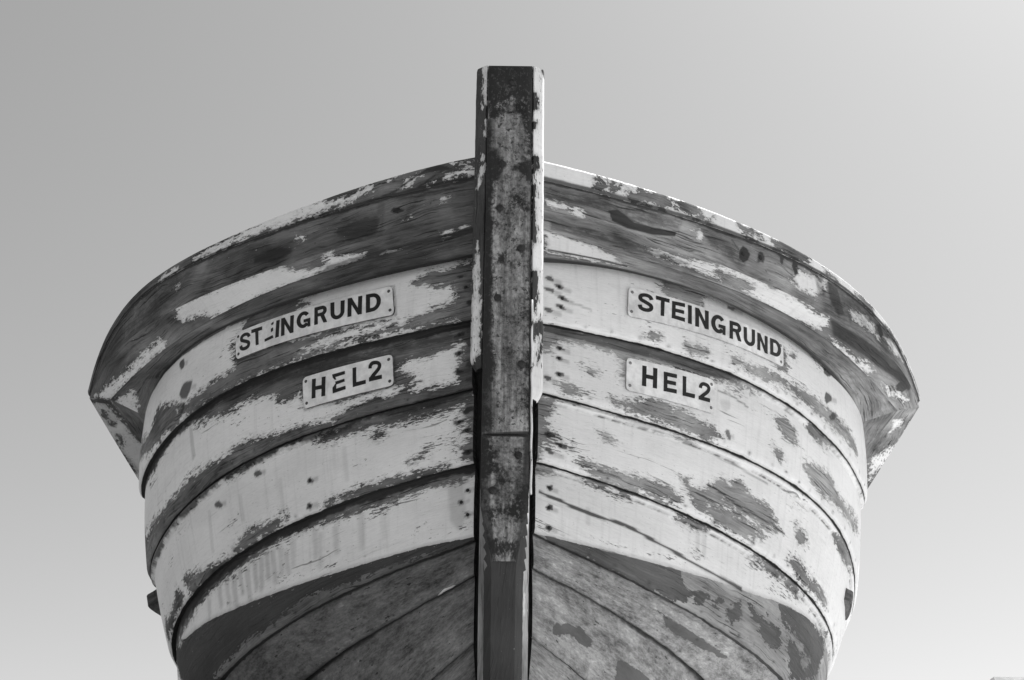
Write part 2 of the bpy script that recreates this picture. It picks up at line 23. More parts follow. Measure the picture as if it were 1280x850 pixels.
  'cheek': [["W",[[-0.0042,0.0164],[-0.0046,-0.0064],[0.1149,-0.0089],[0.1142,0.006],[0.0644,0.0173]]],["W",[[0.1012,0.0164],[0.1142,0.006],[0.1305,0.0106],[0.1185,0.0185]]],["W",[[0.1557,0.0025],[0.1482,-0.0096],[0.1807,-0.0078],[0.182,0.0044]]],["W",[[0.1792,0.012],[0.186,-0.0031],[0.1998,-0.0058],[0.2026,0.0089]]],["W",[[0.2409,0.013],[0.248,0.0053],[0.2692,0.0073],[0.2622,0.015]]],["W",[[0.279,0.017],[0.2773,0.0022],[0.2997,-0.0007],[0.3158,0.0112],[0.3482,0.0178],[0.337,0.0255]]],["W",[[0.4744,0.0219],[0.4759,0.017],[0.5604,0.0124],[0.6446,0.0032],[0.7638,0.005],[0.7898,0.0344],[0.7755,0.0411],[0.6357,0.0322],[0.5353,0.0276]]]],
  'bevel': [["W",[[0.1703,0.0026],[0.171,-0.0009],[0.2725,0.0024],[0.2719,0.0057]]]],
  'iron': [["B",[[-0.0249,-0.0131],[-0.0249,0.125],[0.2299,0.1262],[0.2506,0.0974],[0.1524,0.087],[0.0901,0.0573],[0.131,0.0345],[0.1533,0.0155],[0.1555,0.002]]],["B",[[0.2356,-0.0101],[0.2418,0.0246],[0.2765,0.0384],[0.3113,0.0256],[0.3392,0.0146],[0.3448,-0.0081]]],["B",[[0.2805,0.0671],[0.2691,0.0879],[0.243,0.1263],[0.36,0.1268],[0.3242,0.1056]]],["B",[[0.1436,-0.0196],[0.1517,0.0039],[0.3498,0.0129],[0.5389,0.0178],[0.6606,0.0143],[0.7202,0.0116],[0.7598,0.025],[0.7891,0.0291],[0.8375,0.0154],[0.8756,0.0089],[0.9045,0.0201],[0.9329,0.017],[0.9303,-0.0044]]],["B",[[0.0825,0.102],[0.0757,0.1197],[0.4688,0.1178],[0.6543,0.1151],[0.9472,0.1114],[0.9488,0.1043],[0.6568,0.1059],[0.3663,0.1077]]],["B",[[0.3496,0.0602],[0.36,0.0792],[0.3937,0.1022],[0.3958,0.089],[0.3814,0.07]]],["B",[[0.5079,0.0248],[0.5118,0.0472],[0.5345,0.0475],[0.5388,0.0327]]],[["G",0.8,0.003],[[0.3924,0.0436],[0.3971,0.036],[0.4064,0.0321],[0.3982,0.027],[0.3927,0.0196],[0.3869,0.0267],[0.3795,0.0317],[0.3874,0.0363]]],[["G",0.8,0.003],[[0.4976,0.091],[0.5051,0.0883],[0.5087,0.0817],[0.5034,0.077],[0.4982,0.075],[0.4935,0.0775],[0.4878,0.0815],[0.4887,0.0897]]],[["G",0.8,0.003],[[0.6244,0.036],[0.6338,0.039],[0.6349,0.0304],[0.6325,0.023],[0.6245,0.0237],[0.6187,0.0249],[0.6162,0.0301],[0.6169,0.0369]]],[["G",0.8,0.003],[[0.7874,0.0968],[0.7937,0.0919],[0.7987,0.0866],[0.7972,0.0784],[0.7884,0.0762],[0.7829,0.0814],[0.7805,0.0864],[0.7825,0.0915]]],[["G",0.8,0.003],[[0.0469,0.0686],[0.0572,0.0677],[0.0588,0.0589],[0.057,0.0504],[0.0472,0.0459],[0.0369,0.0499],[0.0372,0.0587],[0.0419,0.063]]],[["G",0.8,0.003],[[0.2742,0.047],[0.2827,0.044],[0.2823,0.0366],[0.2795,0.0321],[0.2745,0.0273],[0.2687,0.0314],[0.2649,0.0364],[0.2693,0.0408]]],[["G",0.5,0.008],[[0.8892,0.0338],[0.9041,0.0331],[0.9123,0.022],[0.906,0.0092],[0.8887,0.0065],[0.8788,0.0137],[0.8724,0.0214],[0.8734,0.0332]]],[["G",0.95,0.004],[[0.9563,0.0032],[0.9495,0.1097],[0.9683,0.1098],[0.9733,0.0035]]],[["G",0.6,0.012],[[-0.0073,0.0032],[-0.0126,0.1113],[0.0742,0.1118],[0.089,0.0048]]],[["G",0.7,0.01],[[0.2295,0.0052],[0.2418,0.0246],[0.2765,0.0403],[0.307,0.0255],[0.3233,0.0068]]],[["G",0.7,0.01],[[0.2848,0.069],[0.2713,0.088],[0.2522,0.1128],[0.3108,0.1131]]],[["G",0.85,0.006],[[0.1436,-0.0196],[0.1521,0.0058],[0.9517,0.0191],[0.9492,-0.0041]]],[["G",0.85,0.005],[[0.0135,0.1035],[0.0073,0.1193],[0.946,0.1168],[0.9484,0.1061]]]],  # last two entries paint gap shade along both iron edges
  'iron2': [["B",[[-0.0022,-0.0066],[0.001,0.0156],[0.0458,0.0226],[0.0733,0.0386],[0.1045,0.0421],[0.0735,0.023],[0.1008,0.0077],[0.1711,-0.0065]]],["B",[[0.1464,0.0085],[0.1665,0.0234],[0.1624,0.0617],[0.1331,0.0766],[0.1209,0.0905],[0.1756,0.0892],[0.191,0.0744],[0.1769,0.056],[0.1772,0.0326],[0.2006,0.0205],[0.1916,0.0107]]],["B",[[0.2364,-0.0024],[0.236,0.0913],[0.2689,0.0949],[0.2693,-0.006]]],[["G",0.8,0.003],[[0.043,0.0777],[0.0476,0.0766],[0.0549,0.0728],[0.0475,0.0691],[0.0433,0.0639],[0.0362,0.0667],[0.0334,0.0726],[0.038,0.0769]]],[["G",0.8,0.003],[[0.1247,0.0323],[0.1332,0.0306],[0.1306,0.0233],[0.1307,0.0183],[0.1248,0.0139],[0.1199,0.019],[0.1189,0.0231],[0.119,0.028]]],[["G",0.5,0.006],[[0.1218,0.0836],[0.1343,0.0837],[0.1376,0.0766],[0.1351,0.0693],[0.1223,0.0704],[0.1072,0.0677],[0.1022,0.0763],[0.1147,0.0806]]],[["G",0.8,0.006],[[-0.0022,-0.0066],[0.0008,0.0093],[0.1376,0.0146],[0.2617,0.0147],[0.2775,-0.0143],[0.1717,-0.0033]]],[["G",0.8,0.006],[[-0.0023,0.0945],[-0.0006,0.0865],[0.1363,0.0844],[0.2609,0.0877],[0.2761,0.1159],[0.1701,0.0981]]]],
 },
 'R': {
  'cap': [["B",[[0.1431,0.0057],[0.1569,0.0045],[0.1611,0.0128],[0.1746,0.0133],[0.1701,0.02],[0.1543,0.0169],[0.1431,0.0101]]],["B",[[0.1341,0.029],[0.1476,0.0195],[0.161,0.0201],[0.17,0.0288],[0.152,0.0318]]],["B",[[0.1837,0.0205],[0.1951,0.0126],[0.2111,0.0127],[0.2111,0.0201],[0.1927,0.0248]]],["B",[[0.2318,0.0238],[0.2481,0.0178],[0.3542,-0.01],[0.3479,0.0006],[0.3826,0.0104],[0.4325,-0.0091],[0.4252,0.0066],[0.4556,0.0114],[0.4682,0.0222],[0.4942,0.0195],[0.4941,0.0336],[0.4363,0.0354],[0.4527,0.024],[0.4097,0.0284],[0.3898,0.0243],[0.3701,0.0215],[0.3479,0.0312],[0.3333,0.0324],[0.2832,0.0303],[0.2377,0.0355]]],["B",[[0.7043,0.0115],[0.7908,-0.0082],[0.8405,-0.0082],[0.847,0.0077],[0.8394,0.0331],[0.7816,0.037],[0.707,0.0359]]],["B",[[0.9074,0.0056],[0.9135,0.0172],[0.9687,0.0267],[0.913,0.0375]]],["B",[[1.0509,0.0166],[1.1155,0.0056],[1.1414,0.0081],[1.1487,0.0362],[1.099,0.0399]]],["B",[[0.5852,0.0102],[0.6297,0.0068],[0.6664,0.0157],[0.6577,0.0227],[0.6126,0.0219]]],["B",[[1.1969,0.028],[1.2356,0.0163],[1.3209,0.0182],[1.4959,0.0198],[1.4509,-0.0005],[1.2993,0.0391]]]],
  'fascia': [["W",[[0.0144,0.0487],[0.0486,0.0518],[0.0832,0.0688],[0.0789,0.0771],[0.0486,0.0732],[0.0144,0.0723]]],["W",[[0.0767,0.0634],[0.1139,0.0579],[0.1104,0.0865],[0.0796,0.0857]]],["W",[[0.1515,0.1024],[0.1628,0.0964],[0.1693,0.102],[0.1606,0.1092]]],["W",[[0.4314,0.0299],[0.4572,0.0188],[0.4798,0.0329],[0.4486,0.0457]]],["W",[[0.7967,0.0215],[0.8554,0.0075],[0.9221,0.0122],[0.9056,0.0404],[0.863,0.0683],[0.8057,0.0629],[0.7599,0.0577]]],["W",[[1.0123,0.0427],[1.0842,0.0257],[1.161,0.023],[1.1759,0.0547],[1.1096,0.0587],[1.0328,0.0636]]],["W",[[1.1969,0.0316],[1.26,-0.0076],[1.3283,-0.029],[1.3518,-0.0078],[1.2654,0.055]]],[["G",0.5,0.02],[[0.1251,0.0309],[0.1767,0.0022],[0.2479,0.006],[0.3332,0.0098],[0.3013,0.0498],[0.231,0.0569],[0.1764,0.0401]]],[["G",1,0.006],[[0.1855,0.0423],[0.2083,0.0334],[0.2312,0.043],[0.2542,0.0569],[0.3083,0.0544],[0.3786,0.0469],[0.376,0.0541],[0.308,0.0699],[0.2354,0.074],[0.1943,0.0654]]],[["G",1.0,0.004],[[0.6211,0.0325],[0.6134,0.0478],[0.5985,0.0572],[0.5874,0.0522],[0.5874,0.0417],[0.5902,0.032],[0.6004,0.0206],[0.6129,0.0232]]],[["G",0.8,0.004],[[0.6747,0.0261],[0.6698,0.0387],[0.66,0.038],[0.6505,0.0434],[0.6511,0.0326],[0.6534,0.0232],[0.6614,0.0167],[0.6699,0.0176]]],[["G",0.8,0.004],[[0.7477,0.0041],[0.7455,0.011],[0.7401,0.0234],[0.7337,0.0179],[0.734,0.0079],[0.7371,0.0002],[0.7426,-0.0101],[0.7502,-0.0077]]],[["G",0.9,0.004],[[0.799,0.0116],[0.7988,0.0273],[0.7893,0.0351],[0.785,0.0249],[0.7792,0.0173],[0.7838,0.0012],[0.7925,-0.0043],[0.7979,0.0016]]],[["G",0.75,0.012],[[0.9291,0.0118],[0.9642,0.0129],[0.9883,0.0592],[0.9654,0.0707],[0.9329,0.0429]]],[["G",0.6,0.012],[[0.8747,0.0127],[0.8949,0.0118],[0.9056,0.0404],[0.8848,0.0469]]],[["G",0.95,0.004],[[1.1878,0.0164],[1.1974,0.0262],[1.1825,0.0453],[1.1656,0.044],[1.1553,0.0411],[1.1469,0.0307],[1.1636,0.0174],[1.1816,0.0041]]],[["G",0.95,0.004],[[1.364,-0.029],[1.3741,-0.029],[1.3704,-0.029],[1.3464,0.0032],[1.3265,-0.0026],[1.3194,-0.0227],[1.3398,-0.029],[1.3438,-0.029]]],[["G",0.7,0.0025],[[0.5626,0.013],[0.5809,0.0274],[0.6016,0.0503],[0.6014,0.0534],[0.5807,0.0305],[0.5624,0.0161]]],[["G",0.7,0.0025],[[0.181,0.0417],[0.2151,0.0412],[0.2729,0.0519],[0.2729,0.0555],[0.2151,0.0449],[0.1809,0.0455]]],[["G",0.5,0.0025],[[0.3703,-0.0146],[0.382,0.0103],[0.3886,0.0404],[0.3885,0.0434],[0.3819,0.0133],[0.3702,-0.0116]]],[["G",0.55,0.012],[[0.1251,0.0261],[0.2039,0.0206],[0.2971,0.0175],[0.3943,0.0149],[0.384,0.0305],[0.2967,0.04],[0.2497,0.0423],[0.1855,0.0399]]],[["G",0.6,0.015],[[0.0143,0.0227],[0.1251,0.0165],[0.1361,0.0374],[0.0486,0.047],[0.0144,0.0464]]],[["G",0.55,0.01],[[0.8437,-0.0075],[0.8536,-0.0087],[0.8527,0.0195]]],[["G",0.55,0.01],[[0.8892,0.0005],[0.8995,-0.0011],[0.8992,0.0198]]],[["G",0.55,0.01],[[1.0067,0.0247],[1.0301,0.0174],[1.0205,0.0721]]],[["G",0.55,0.01],[[1.0532,0.0181],[1.0654,0.0148],[1.0634,0.0519]]],[["G",0.55,0.01],[[1.2378,0.0126],[1.2597,-0.0043],[1.2554,0.0472]]],[["G",0.55,0.01],[[1.1341,0.0284],[1.1523,0.0207],[1.1483,0.0592]]],[["G",0.5,0.02],[[0.9441,0.0007],[1.0556,-0.0041],[1.1637,-0.0036],[1.2814,-0.0102],[1.2355,0.0383],[1.115,0.0471],[1.0114,0.0511],[0.9405,0.0366]]],[["G",0.5,0.01],[[0.47,0.0194],[0.5351,0.0258],[0.553,0.0443],[0.601,0.0615],[0.5897,0.0685],[0.5337,0.0575],[0.495,0.0407]]]],
  'lower': [["W",[[0.2765,0.0331],[0.3016,0.0275],[0.3649,0.0326],[0.4414,0.0123],[0.4998,0.0014],[0.5462,-0.004],[0.585,-0.0049],[0.6888,0.0011],[0.7543,-0.0029],[0.8421,0.0169],[0.8996,0.009],[0.9243,0.0383],[0.887,0.0681],[0.8184,0.0827],[0.7792,0.091],[0.7068,0.082],[0.6255,0.0705],[0.566,0.0646],[0.5061,0.0582],[0.4363,0.0529],[0.3188,0.0487]]],["B",[[0.5073,0.0311],[0.5629,0.0258],[0.6164,0.0293],[0.6145,0.0561],[0.5761,0.0628],[0.539,0.0598]]],["W",[[0.9485,0.0653],[0.9895,0.0616],[1.068,0.0675],[1.1225,0.0522],[1.1743,0.0525],[1.1655,0.0733],[1.1149,0.084],[1.049,0.0794],[0.995,0.0776]]],["W",[[1.2236,0.0645],[1.2938,0.0453],[1.3746,0.0251],[1.3809,0.0392],[1.2986,0.0665]]],[["G",0.8,0.012],[[0.917,0.017],[1.0082,0.0141],[1.1535,0.0106],[1.3179,-0.0122],[1.3373,0.0097],[1.1798,0.0362],[1.0395,0.043],[0.9598,0.0471]]],[["G",0.6,0.01],[[0.4149,0.0425],[0.3428,0.0481],[0.2481,0.0495],[0.1347,0.0521],[0.0258,0.067],[0.0252,0.0426],[0.1324,0.0309],[0.2674,0.0309]]],[["G",0.8,0.004],[[1.327,0.0058],[1.3309,0.0157],[1.3293,0.0308],[1.3054,0.0406],[1.2894,0.0362],[1.2907,0.0257],[1.2971,0.0153],[1.3127,0.0039]]]],
  'soffit': [["W",[[0.0038,0.0025],[0.0682,-0.0018],[0.1368,0.0032],[0.19,0.0262],[0.2272,0.0639],[0.1241,0.0698],[0.0042,0.0696]]],[["G",0.9,0.0025],[[0.0123,0.0535],[0.1231,0.0541],[0.2263,0.0564],[0.2271,0.0631],[0.1234,0.0593],[0.0123,0.0571]]]],
  'lower2': [["W",[[0.4499,0.054],[0.3587,0.0279],[0.2846,0.0038],[0.2338,-0.0029],[0.0706,-0.0064],[0.0744,-0.0256],[0.3222,-0.0256],[0.6538,0.0102]]],["W",[[0.0916,0.0689],[0.0764,0.0327],[0.1652,0.0248],[0.21,0.0473]]]],
  's1': [["B",[[0.3187,-0.0142],[0.3297,0.0022],[0.3437,0.0194],[0.3504,0.04],[0.3715,0.0463],[0.398,0.0525],[0.4432,0.052],[0.4539,0.0207],[0.4878,-0.0075],[0.4689,-0.0197],[0.3866,-0.0258]]],["B",[[0.8309,-0.0281],[0.8487,-0.012],[0.8746,0.005],[0.897,0.0162],[0.9574,0.0041],[0.9943,-0.0159],[0.9769,-0.0386],[0.9044,-0.0415],[0.855,-0.0393]]],["B",[[0.5569,0.172],[0.6143,0.1642],[0.672,0.1525],[0.7038,0.1485],[0.8014,0.1472],[0.8801,0.1359],[0.958,0.1399],[1.0685,0.1282],[1.1412,0.1323],[1.1702,0.1628],[1.0842,0.1639],[0.9756,0.1722],[0.9015,0.1764],[0.8008,0.1755],[0.713,0.175],[0.6439,0.1804],[0.5995,0.184]]],["W",[[0.723,0.1613],[0.7567,0.1582],[0.7739,0.1645],[0.7395,0.1728]]],["B",[[0.7345,0.0532],[0.7581,0.0547],[0.7455,0.1088],[0.7276,0.1263],[0.7142,0.1322]]],["B",[[0.7836,0.0479],[0.8053,0.0476],[0.7921,0.0634],[0.7745,0.0618]]],["B",[[0.3926,0.1713],[0.4149,0.1737],[0.4631,0.1722],[0.4604,0.187],[0.4198,0.193],[0.3924,0.1899]]],["B",[[0.2723,0.1774],[0.293,0.1696],[0.3184,0.1766],[0.2998,0.193]]],["B",[[0.5432,0.163],[0.574,0.1586],[0.5852,0.1731],[0.5513,0.1811]]],[["G",1,0.004],[[0.9925,0.0032],[0.9935,0.0159],[0.9745,0.0294],[0.958,0.0344],[0.9468,0.0312],[0.9507,0.0191],[0.9609,0.0042],[0.9789,0.0011]]],[["G",0.5,0.008],[[0.9628,0.0206],[1.0229,-0.0003],[1.0215,0.0051],[0.9669,0.0234]]],[["G",1,0.004],[[0.9792,0.0873],[0.9772,0.0996],[0.9623,0.1087],[0.9459,0.1223],[0.9384,0.1129],[0.9422,0.1021],[0.9492,0.09],[0.9644,0.0876]]],[["G",0.5,0.008],[[0.952,0.1036],[1.0079,0.0842],[1.007,0.0892],[0.9563,0.1061]]],[["G",0.8,0.004],[[1.0054,0.1327],[0.9921,0.1453],[0.9811,0.1524],[0.9677,0.1588],[0.9583,0.1557],[0.9724,0.1434],[0.9823,0.1316],[1.0019,0.1236]]],[["G",0.4,0.008],[[0.9765,0.1468],[1.0277,0.1286],[1.0272,0.1334],[0.9812,0.149]]],[["G",0.85,0.004],[[0.0311,0.0778],[0.0291,0.0833],[0.0186,0.0823],[0.0108,0.0767],[0.0132,0.0721],[0.0168,0.0699],[0.0242,0.0666],[0.0289,0.0732]]],[["G",0.425,0.008],[[0.0192,0.0751],[0.0479,0.0803],[0.0477,0.0853],[0.0211,0.0797]]],[["G",0.85,0.004],[[0.0534,0.0983],[0.0508,0.1019],[0.0429,0.1013],[0.0378,0.0972],[0.0334,0.0923],[0.0386,0.0892],[0.0465,0.0914],[0.0564,0.0935]]],[["G",0.425,0.008],[[0.0428,0.0962],[0.0717,0.101],[0.0716,0.1059],[0.0447,0.1007]]],[["G",0.85,0.004],[[0.0317,0.1126],[0.028,0.1172],[0.0185,0.114],[0.0102,0.111],[0.0067,0.1049],[0.0158,0.1044],[0.0218,0.1046],[0.0295,0.1072]]],[["G",0.425,0.008],[[0.0182,0.1095],[0.0468,0.1144],[0.0467,0.1192],[0.0201,0.1139]]],[["G",0.85,0.004],[[0.0667,0.1331],[0.0577,0.1349],[0.0501,0.1329],[0.0439,0.1304],[0.04,0.1256],[0.0459,0.1232],[0.0543,0.1214],[0.0602,0.1271]]],[["G",0.425,0.008],[[0.0495,0.1293],[0.0785,0.1338],[0.0784,0.1385],[0.0515,0.1336]]],[["G",0.85,0.004],[[0.0291,0.1736],[0.0232,0.1748],[0.0167,0.1779],[0.0087,0.1729],[0.0052,0.1668],[0.012,0.1638],[0.021,0.1654],[0.0271,0.1692]]],[["G",0.425,0.008],[[0.0171,0.1712],[0.0458,0.1756],[0.0458,0.1803],[0.0191,0.1754]]],[["G",0.85,0.004],[[0.0596,0.1588],[0.0546,0.1622],[0.0463,0.1593],[0.0384,0.1574],[0.0346,0.1519],[0.0404,0.1485],[0.0504,0.1478],[0.0542,0.1542]]],[["G",0.425,0.008],[[0.0456,0.156],[0.0746,0.1603],[0.0746,0.165],[0.0476,0.1602]]],[["G",0.1,0.004],[[0.8332,-0.0847],[0.8363,-0.0829],[0.8332,-0.0816],[0.8322,-0.0812],[0.83,-0.082],[0.83,-0.0838],[0.83,-0.0854],[0.8332,-0.0857]]],[["G",0.8,0.003],[[0.5593,0.0161],[0.5562,0.0188],[0.5473,0.0197],[0.5385,0.0159],[0.5395,0.0113],[0.5448,0.0083],[0.5543,0.0092],[0.564,0.0122]]],[["G",0.4,0.008],[[0.5481,0.0153],[0.589,0.0101],[0.5883,0.0154],[0.5504,0.0194]]],[["G",0.5,0.0025],[[0.0261,0.1158],[0.0767,0.1337],[0.1285,0.1458],[0.1285,0.1491],[0.0766,0.137],[0.026,0.1192]]]],
  's2': [["B",[[0.0033,-0.0294],[0.0008,0.0869],[0.0208,0.0765],[0.0313,0.0485],[0.0477,0.0341],[0.1265,0.0341],[0.1805,0.0384],[0.2134,0.0547],[0.2424,0.0343],[0.3183,0.0373],[0.3732,0.0396],[0.4565,0.0363],[0.5542,0.0181],[0.5969,0.0181],[0.6357,0.0094],[0.6266,-0.0104],[0.5685,-0.0152],[0.367,-0.0212],[0.2368,-0.0158]]],["B",[[0.2088,0.0725],[0.2197,0.0695],[0.2151,0.1148],[0.2075,0.1146]]],["B",[[0.186,0.1748],[0.2163,0.1729],[0.2482,0.1632],[0.2937,0.1443],[0.3487,0.146],[0.355,0.1617],[0.3666,0.1517],[0.3799,0.1478],[0.4252,0.1596],[0.4858,0.1696],[0.5133,0.1797],[0.481,0.1967],[0.4105,0.1995],[0.3266,0.1956],[0.2546,0.1898],[0.1973,0.1894]]],["B",[[0.1228,0.1098],[0.1321,0.1026],[0.1426,0.1045],[0.1426,0.1162],[0.1301,0.1219]]],["B",[[0.7084,0.0683],[0.7268,0.0532],[0.7508,0.0447],[0.7841,0.0558],[0.7828,0.0779],[0.7759,0.0906],[0.7441,0.0904]]],["B",[[0.8328,0.0025],[0.8855,-0.0002],[0.9582,0.0005],[0.9578,0.016],[0.9198,0.0291],[0.8847,0.0303],[0.8479,0.022]]],["B",[[0.8358,0.1369],[0.8705,0.1183],[0.9111,0.1129],[0.9835,0.1026],[1.0399,0.132],[1.2233,0.1233],[1.1813,0.149],[1.0982,0.1545],[1.0006,0.1629],[0.9507,0.1712],[0.8851,0.1642]]],["B",[[0.7041,0.1507],[0.7306,0.147],[0.7422,0.1584],[0.7163,0.1709]]],["B",[[0.0609,0.1832],[0.0811,0.175],[0.0936,0.183],[0.0734,0.1933]]],[["G",0.9,0.004],[[0.0606,0.0644],[0.0524,0.0663],[0.0477,0.0681],[0.0407,0.0669],[0.0402,0.0619],[0.0424,0.0567],[0.0507,0.0562],[0.0541,0.0606]]],[["G",0.45,0.008],[[0.0469,0.0635],[0.071,0.0665],[0.0709,0.0715],[0.0489,0.068]]],[["G",0.9,0.004],[[0.053,0.0951],[0.0514,0.0989],[0.0453,0.0992],[0.0393,0.0977],[0.0388,0.0935],[0.0418,0.0901],[0.0478,0.0891],[0.0526,0.0915]]],[["G",0.45,0.008],[[0.0444,0.0949],[0.0686,0.0976],[0.0685,0.1024],[0.0464,0.0993]]],[["G",0.9,0.004],[[0.0583,0.1437],[0.0512,0.1469],[0.0451,0.1477],[0.0392,0.1461],[0.0373,0.1419],[0.0406,0.1379],[0.0481,0.1353],[0.0563,0.1379]]],[["G",0.45,0.008],[[0.0443,0.1433],[0.0685,0.1454],[0.0686,0.15],[0.0463,0.1475]]],[["G",0.9,0.004],[[0.0266,0.1632],[0.0228,0.1663],[0.0167,0.1696],[0.0116,0.1659],[0.0075,0.1617],[0.0107,0.156],[0.02,0.1556],[0.0258,0.159]]],[["G",0.45,0.008],[[0.0164,0.1631],[0.0404,0.1651],[0.0405,0.1698],[0.0184,0.1673]]],[["G",0.25,0.008],[[0.5323,0.0857],[0.5312,0.094],[0.5203,0.1041],[0.5103,0.1003],[0.5079,0.0941],[0.5052,0.0844],[0.52,0.0804],[0.5303,0.0791]]],[["G",0.8,0.003],[[0.5372,0.1646],[0.5397,0.1717],[0.5388,0.1813],[0.5303,0.1781],[0.5252,0.1716],[0.5223,0.1635],[0.5263,0.1579],[0.5332,0.1558]]],[["G",0.4,0.008],[[0.5289,0.1688],[0.5498,0.1668],[0.5502,0.171],[0.5319,0.1721]]],[["G",0.8,0.006],[[0.2885,0.0108],[0.2852,0.0219],[0.2576,0.0238],[0.2408,0.0184],[0.2235,0.0106],[0.2362,-0.0006],[0.263,0.0024],[0.2871,0.0012]]],[["G",0.85,0.006],[[0.5163,-0.0099],[0.5713,-0.0163],[0.5744,-0.0036],[0.5353,0.0064]]],[["G",0.7,0.0025],[[0.4935,0.0566],[0.5339,0.054],[0.57,0.0615],[0.5986,0.0668],[0.5986,0.07],[0.5699,0.0647],[0.5338,0.0572],[0.4934,0.0598]]],[["G",0.75,0.008],[[0.011,-0.0133],[0.2368,0.0007],[0.3768,0.0013],[0.5546,-0.01],[0.5629,0.0078],[0.4761,0.0204],[0.236,0.0273],[0.0103,0.0178]]]],
  's3': [["B",[[-0.0237,-0.0028],[0.0057,0.0127],[0.0298,0.0121],[0.0375,0.0222],[0.0217,0.0631],[0.0198,0.101],[0.0084,0.1314],[0.009,0.199],[-0.0195,0.2159]]],["B",[[0.3505,-0.016],[0.3767,-0.0128],[0.4113,-0.0057],[0.4097,0.0064],[0.3735,0.007],[0.3522,0.007]]],["B",[[0.1586,0.0736],[0.171,0.0693],[0.1882,0.078],[0.1842,0.0842],[0.1694,0.0845]]],["B",[[0.3836,0.122],[0.4061,0.1173],[0.4253,0.1368],[0.4647,0.1242],[0.4789,0.102],[0.5187,0.0805],[0.5375,0.0908],[0.5602,0.0684],[0.5736,0.0593],[0.6002,0.0818],[0.6421,0.0931],[0.6845,0.0967],[0.7094,0.1141],[0.6818,0.1343],[0.6411,0.1356],[0.5907,0.1316],[0.5528,0.133],[0.5262,0.1322],[0.5027,0.1515],[0.4794,0.1581],[0.5246,0.1698],[0.5952,0.1528],[0.6367,0.1609],[0.6749,0.1658],[0.6427,0.1841],[0.5859,0.1933],[0.5205,0.1913],[0.4653,0.1783],[0.4305,0.1713],[0.4144,0.143]]],["B",[[0.1237,0.1765],[0.1809,0.173],[0.2753,0.1623],[0.3384,0.162],[0.3892,0.1764],[0.3818,0.1922],[0.3044,0.2004],[0.2315,0.2012],[0.163,0.2052]]],["B",[[0.8125,0.091],[0.8593,0.0847],[0.8794,0.111],[0.8458,0.1183],[0.8256,0.1081]]],["B",[[0.8047,0.1793],[0.8373,0.1655],[0.93,0.1705],[1.0287,0.1744],[1.0758,0.1852],[1.0245,0.2006],[0.9605,0.2002],[0.8774,0.1932]]],["B",[[1.0236,0.0212],[1.0758,0.0069],[1.1671,-0.0022],[1.2407,0.004],[1.152,0.0278],[1.0871,0.033]]],[["G",0.9,0.004],[[0.0415,0.1214],[0.0329,0.1248],[0.0234,0.1272],[0.0156,0.1219],[0.0165,0.1167],[0.0204,0.1132],[0.0285,0.1098],[0.0389,0.1142]]],[["G",0.45,0.008],[[0.024,0.1191],[0.0567,0.1211],[0.0568,0.1259],[0.0261,0.1233]]],[["G",0.9,0.004],[[0.0731,0.145],[0.0655,0.1501],[0.0544,0.1492],[0.049,0.1447],[0.0401,0.1394],[0.0496,0.1362],[0.059,0.1335],[0.0709,0.1374]]],[["G",0.45,0.008],[[0.0545,0.1429],[0.0877,0.1444],[0.0879,0.1491],[0.0566,0.147]]],[["G",0.9,0.004],[[0.0409,0.1711],[0.036,0.1736],[0.0296,0.1749],[0.0246,0.1716],[0.0175,0.167],[0.022,0.1613],[0.0327,0.1643],[0.0378,0.1673]]],[["G",0.45,0.008],[[0.0292,0.1701],[0.0624,0.1718],[0.0626,0.1764],[0.0314,0.1742]]],[["G",0.9,0.0025],[[0.4688,0.1061],[0.5244,0.1162],[0.5993,0.1288],[0.7113,0.122],[0.7708,0.1257],[0.7716,0.1286],[0.712,0.1249],[0.5999,0.1319],[0.5249,0.1195],[0.4692,0.1094]]],[["G",0.6,0.0025],[[0.0532,0.0073],[0.1027,0.0083],[0.2056,0.0111],[0.3154,0.013],[0.4079,0.0171],[0.553,0.0258],[0.6783,0.0327],[0.6787,0.0355],[0.5533,0.0288],[0.408,0.0203],[0.3155,0.0163],[0.2056,0.0145],[0.1027,0.0118],[0.0532,0.0109]]]],
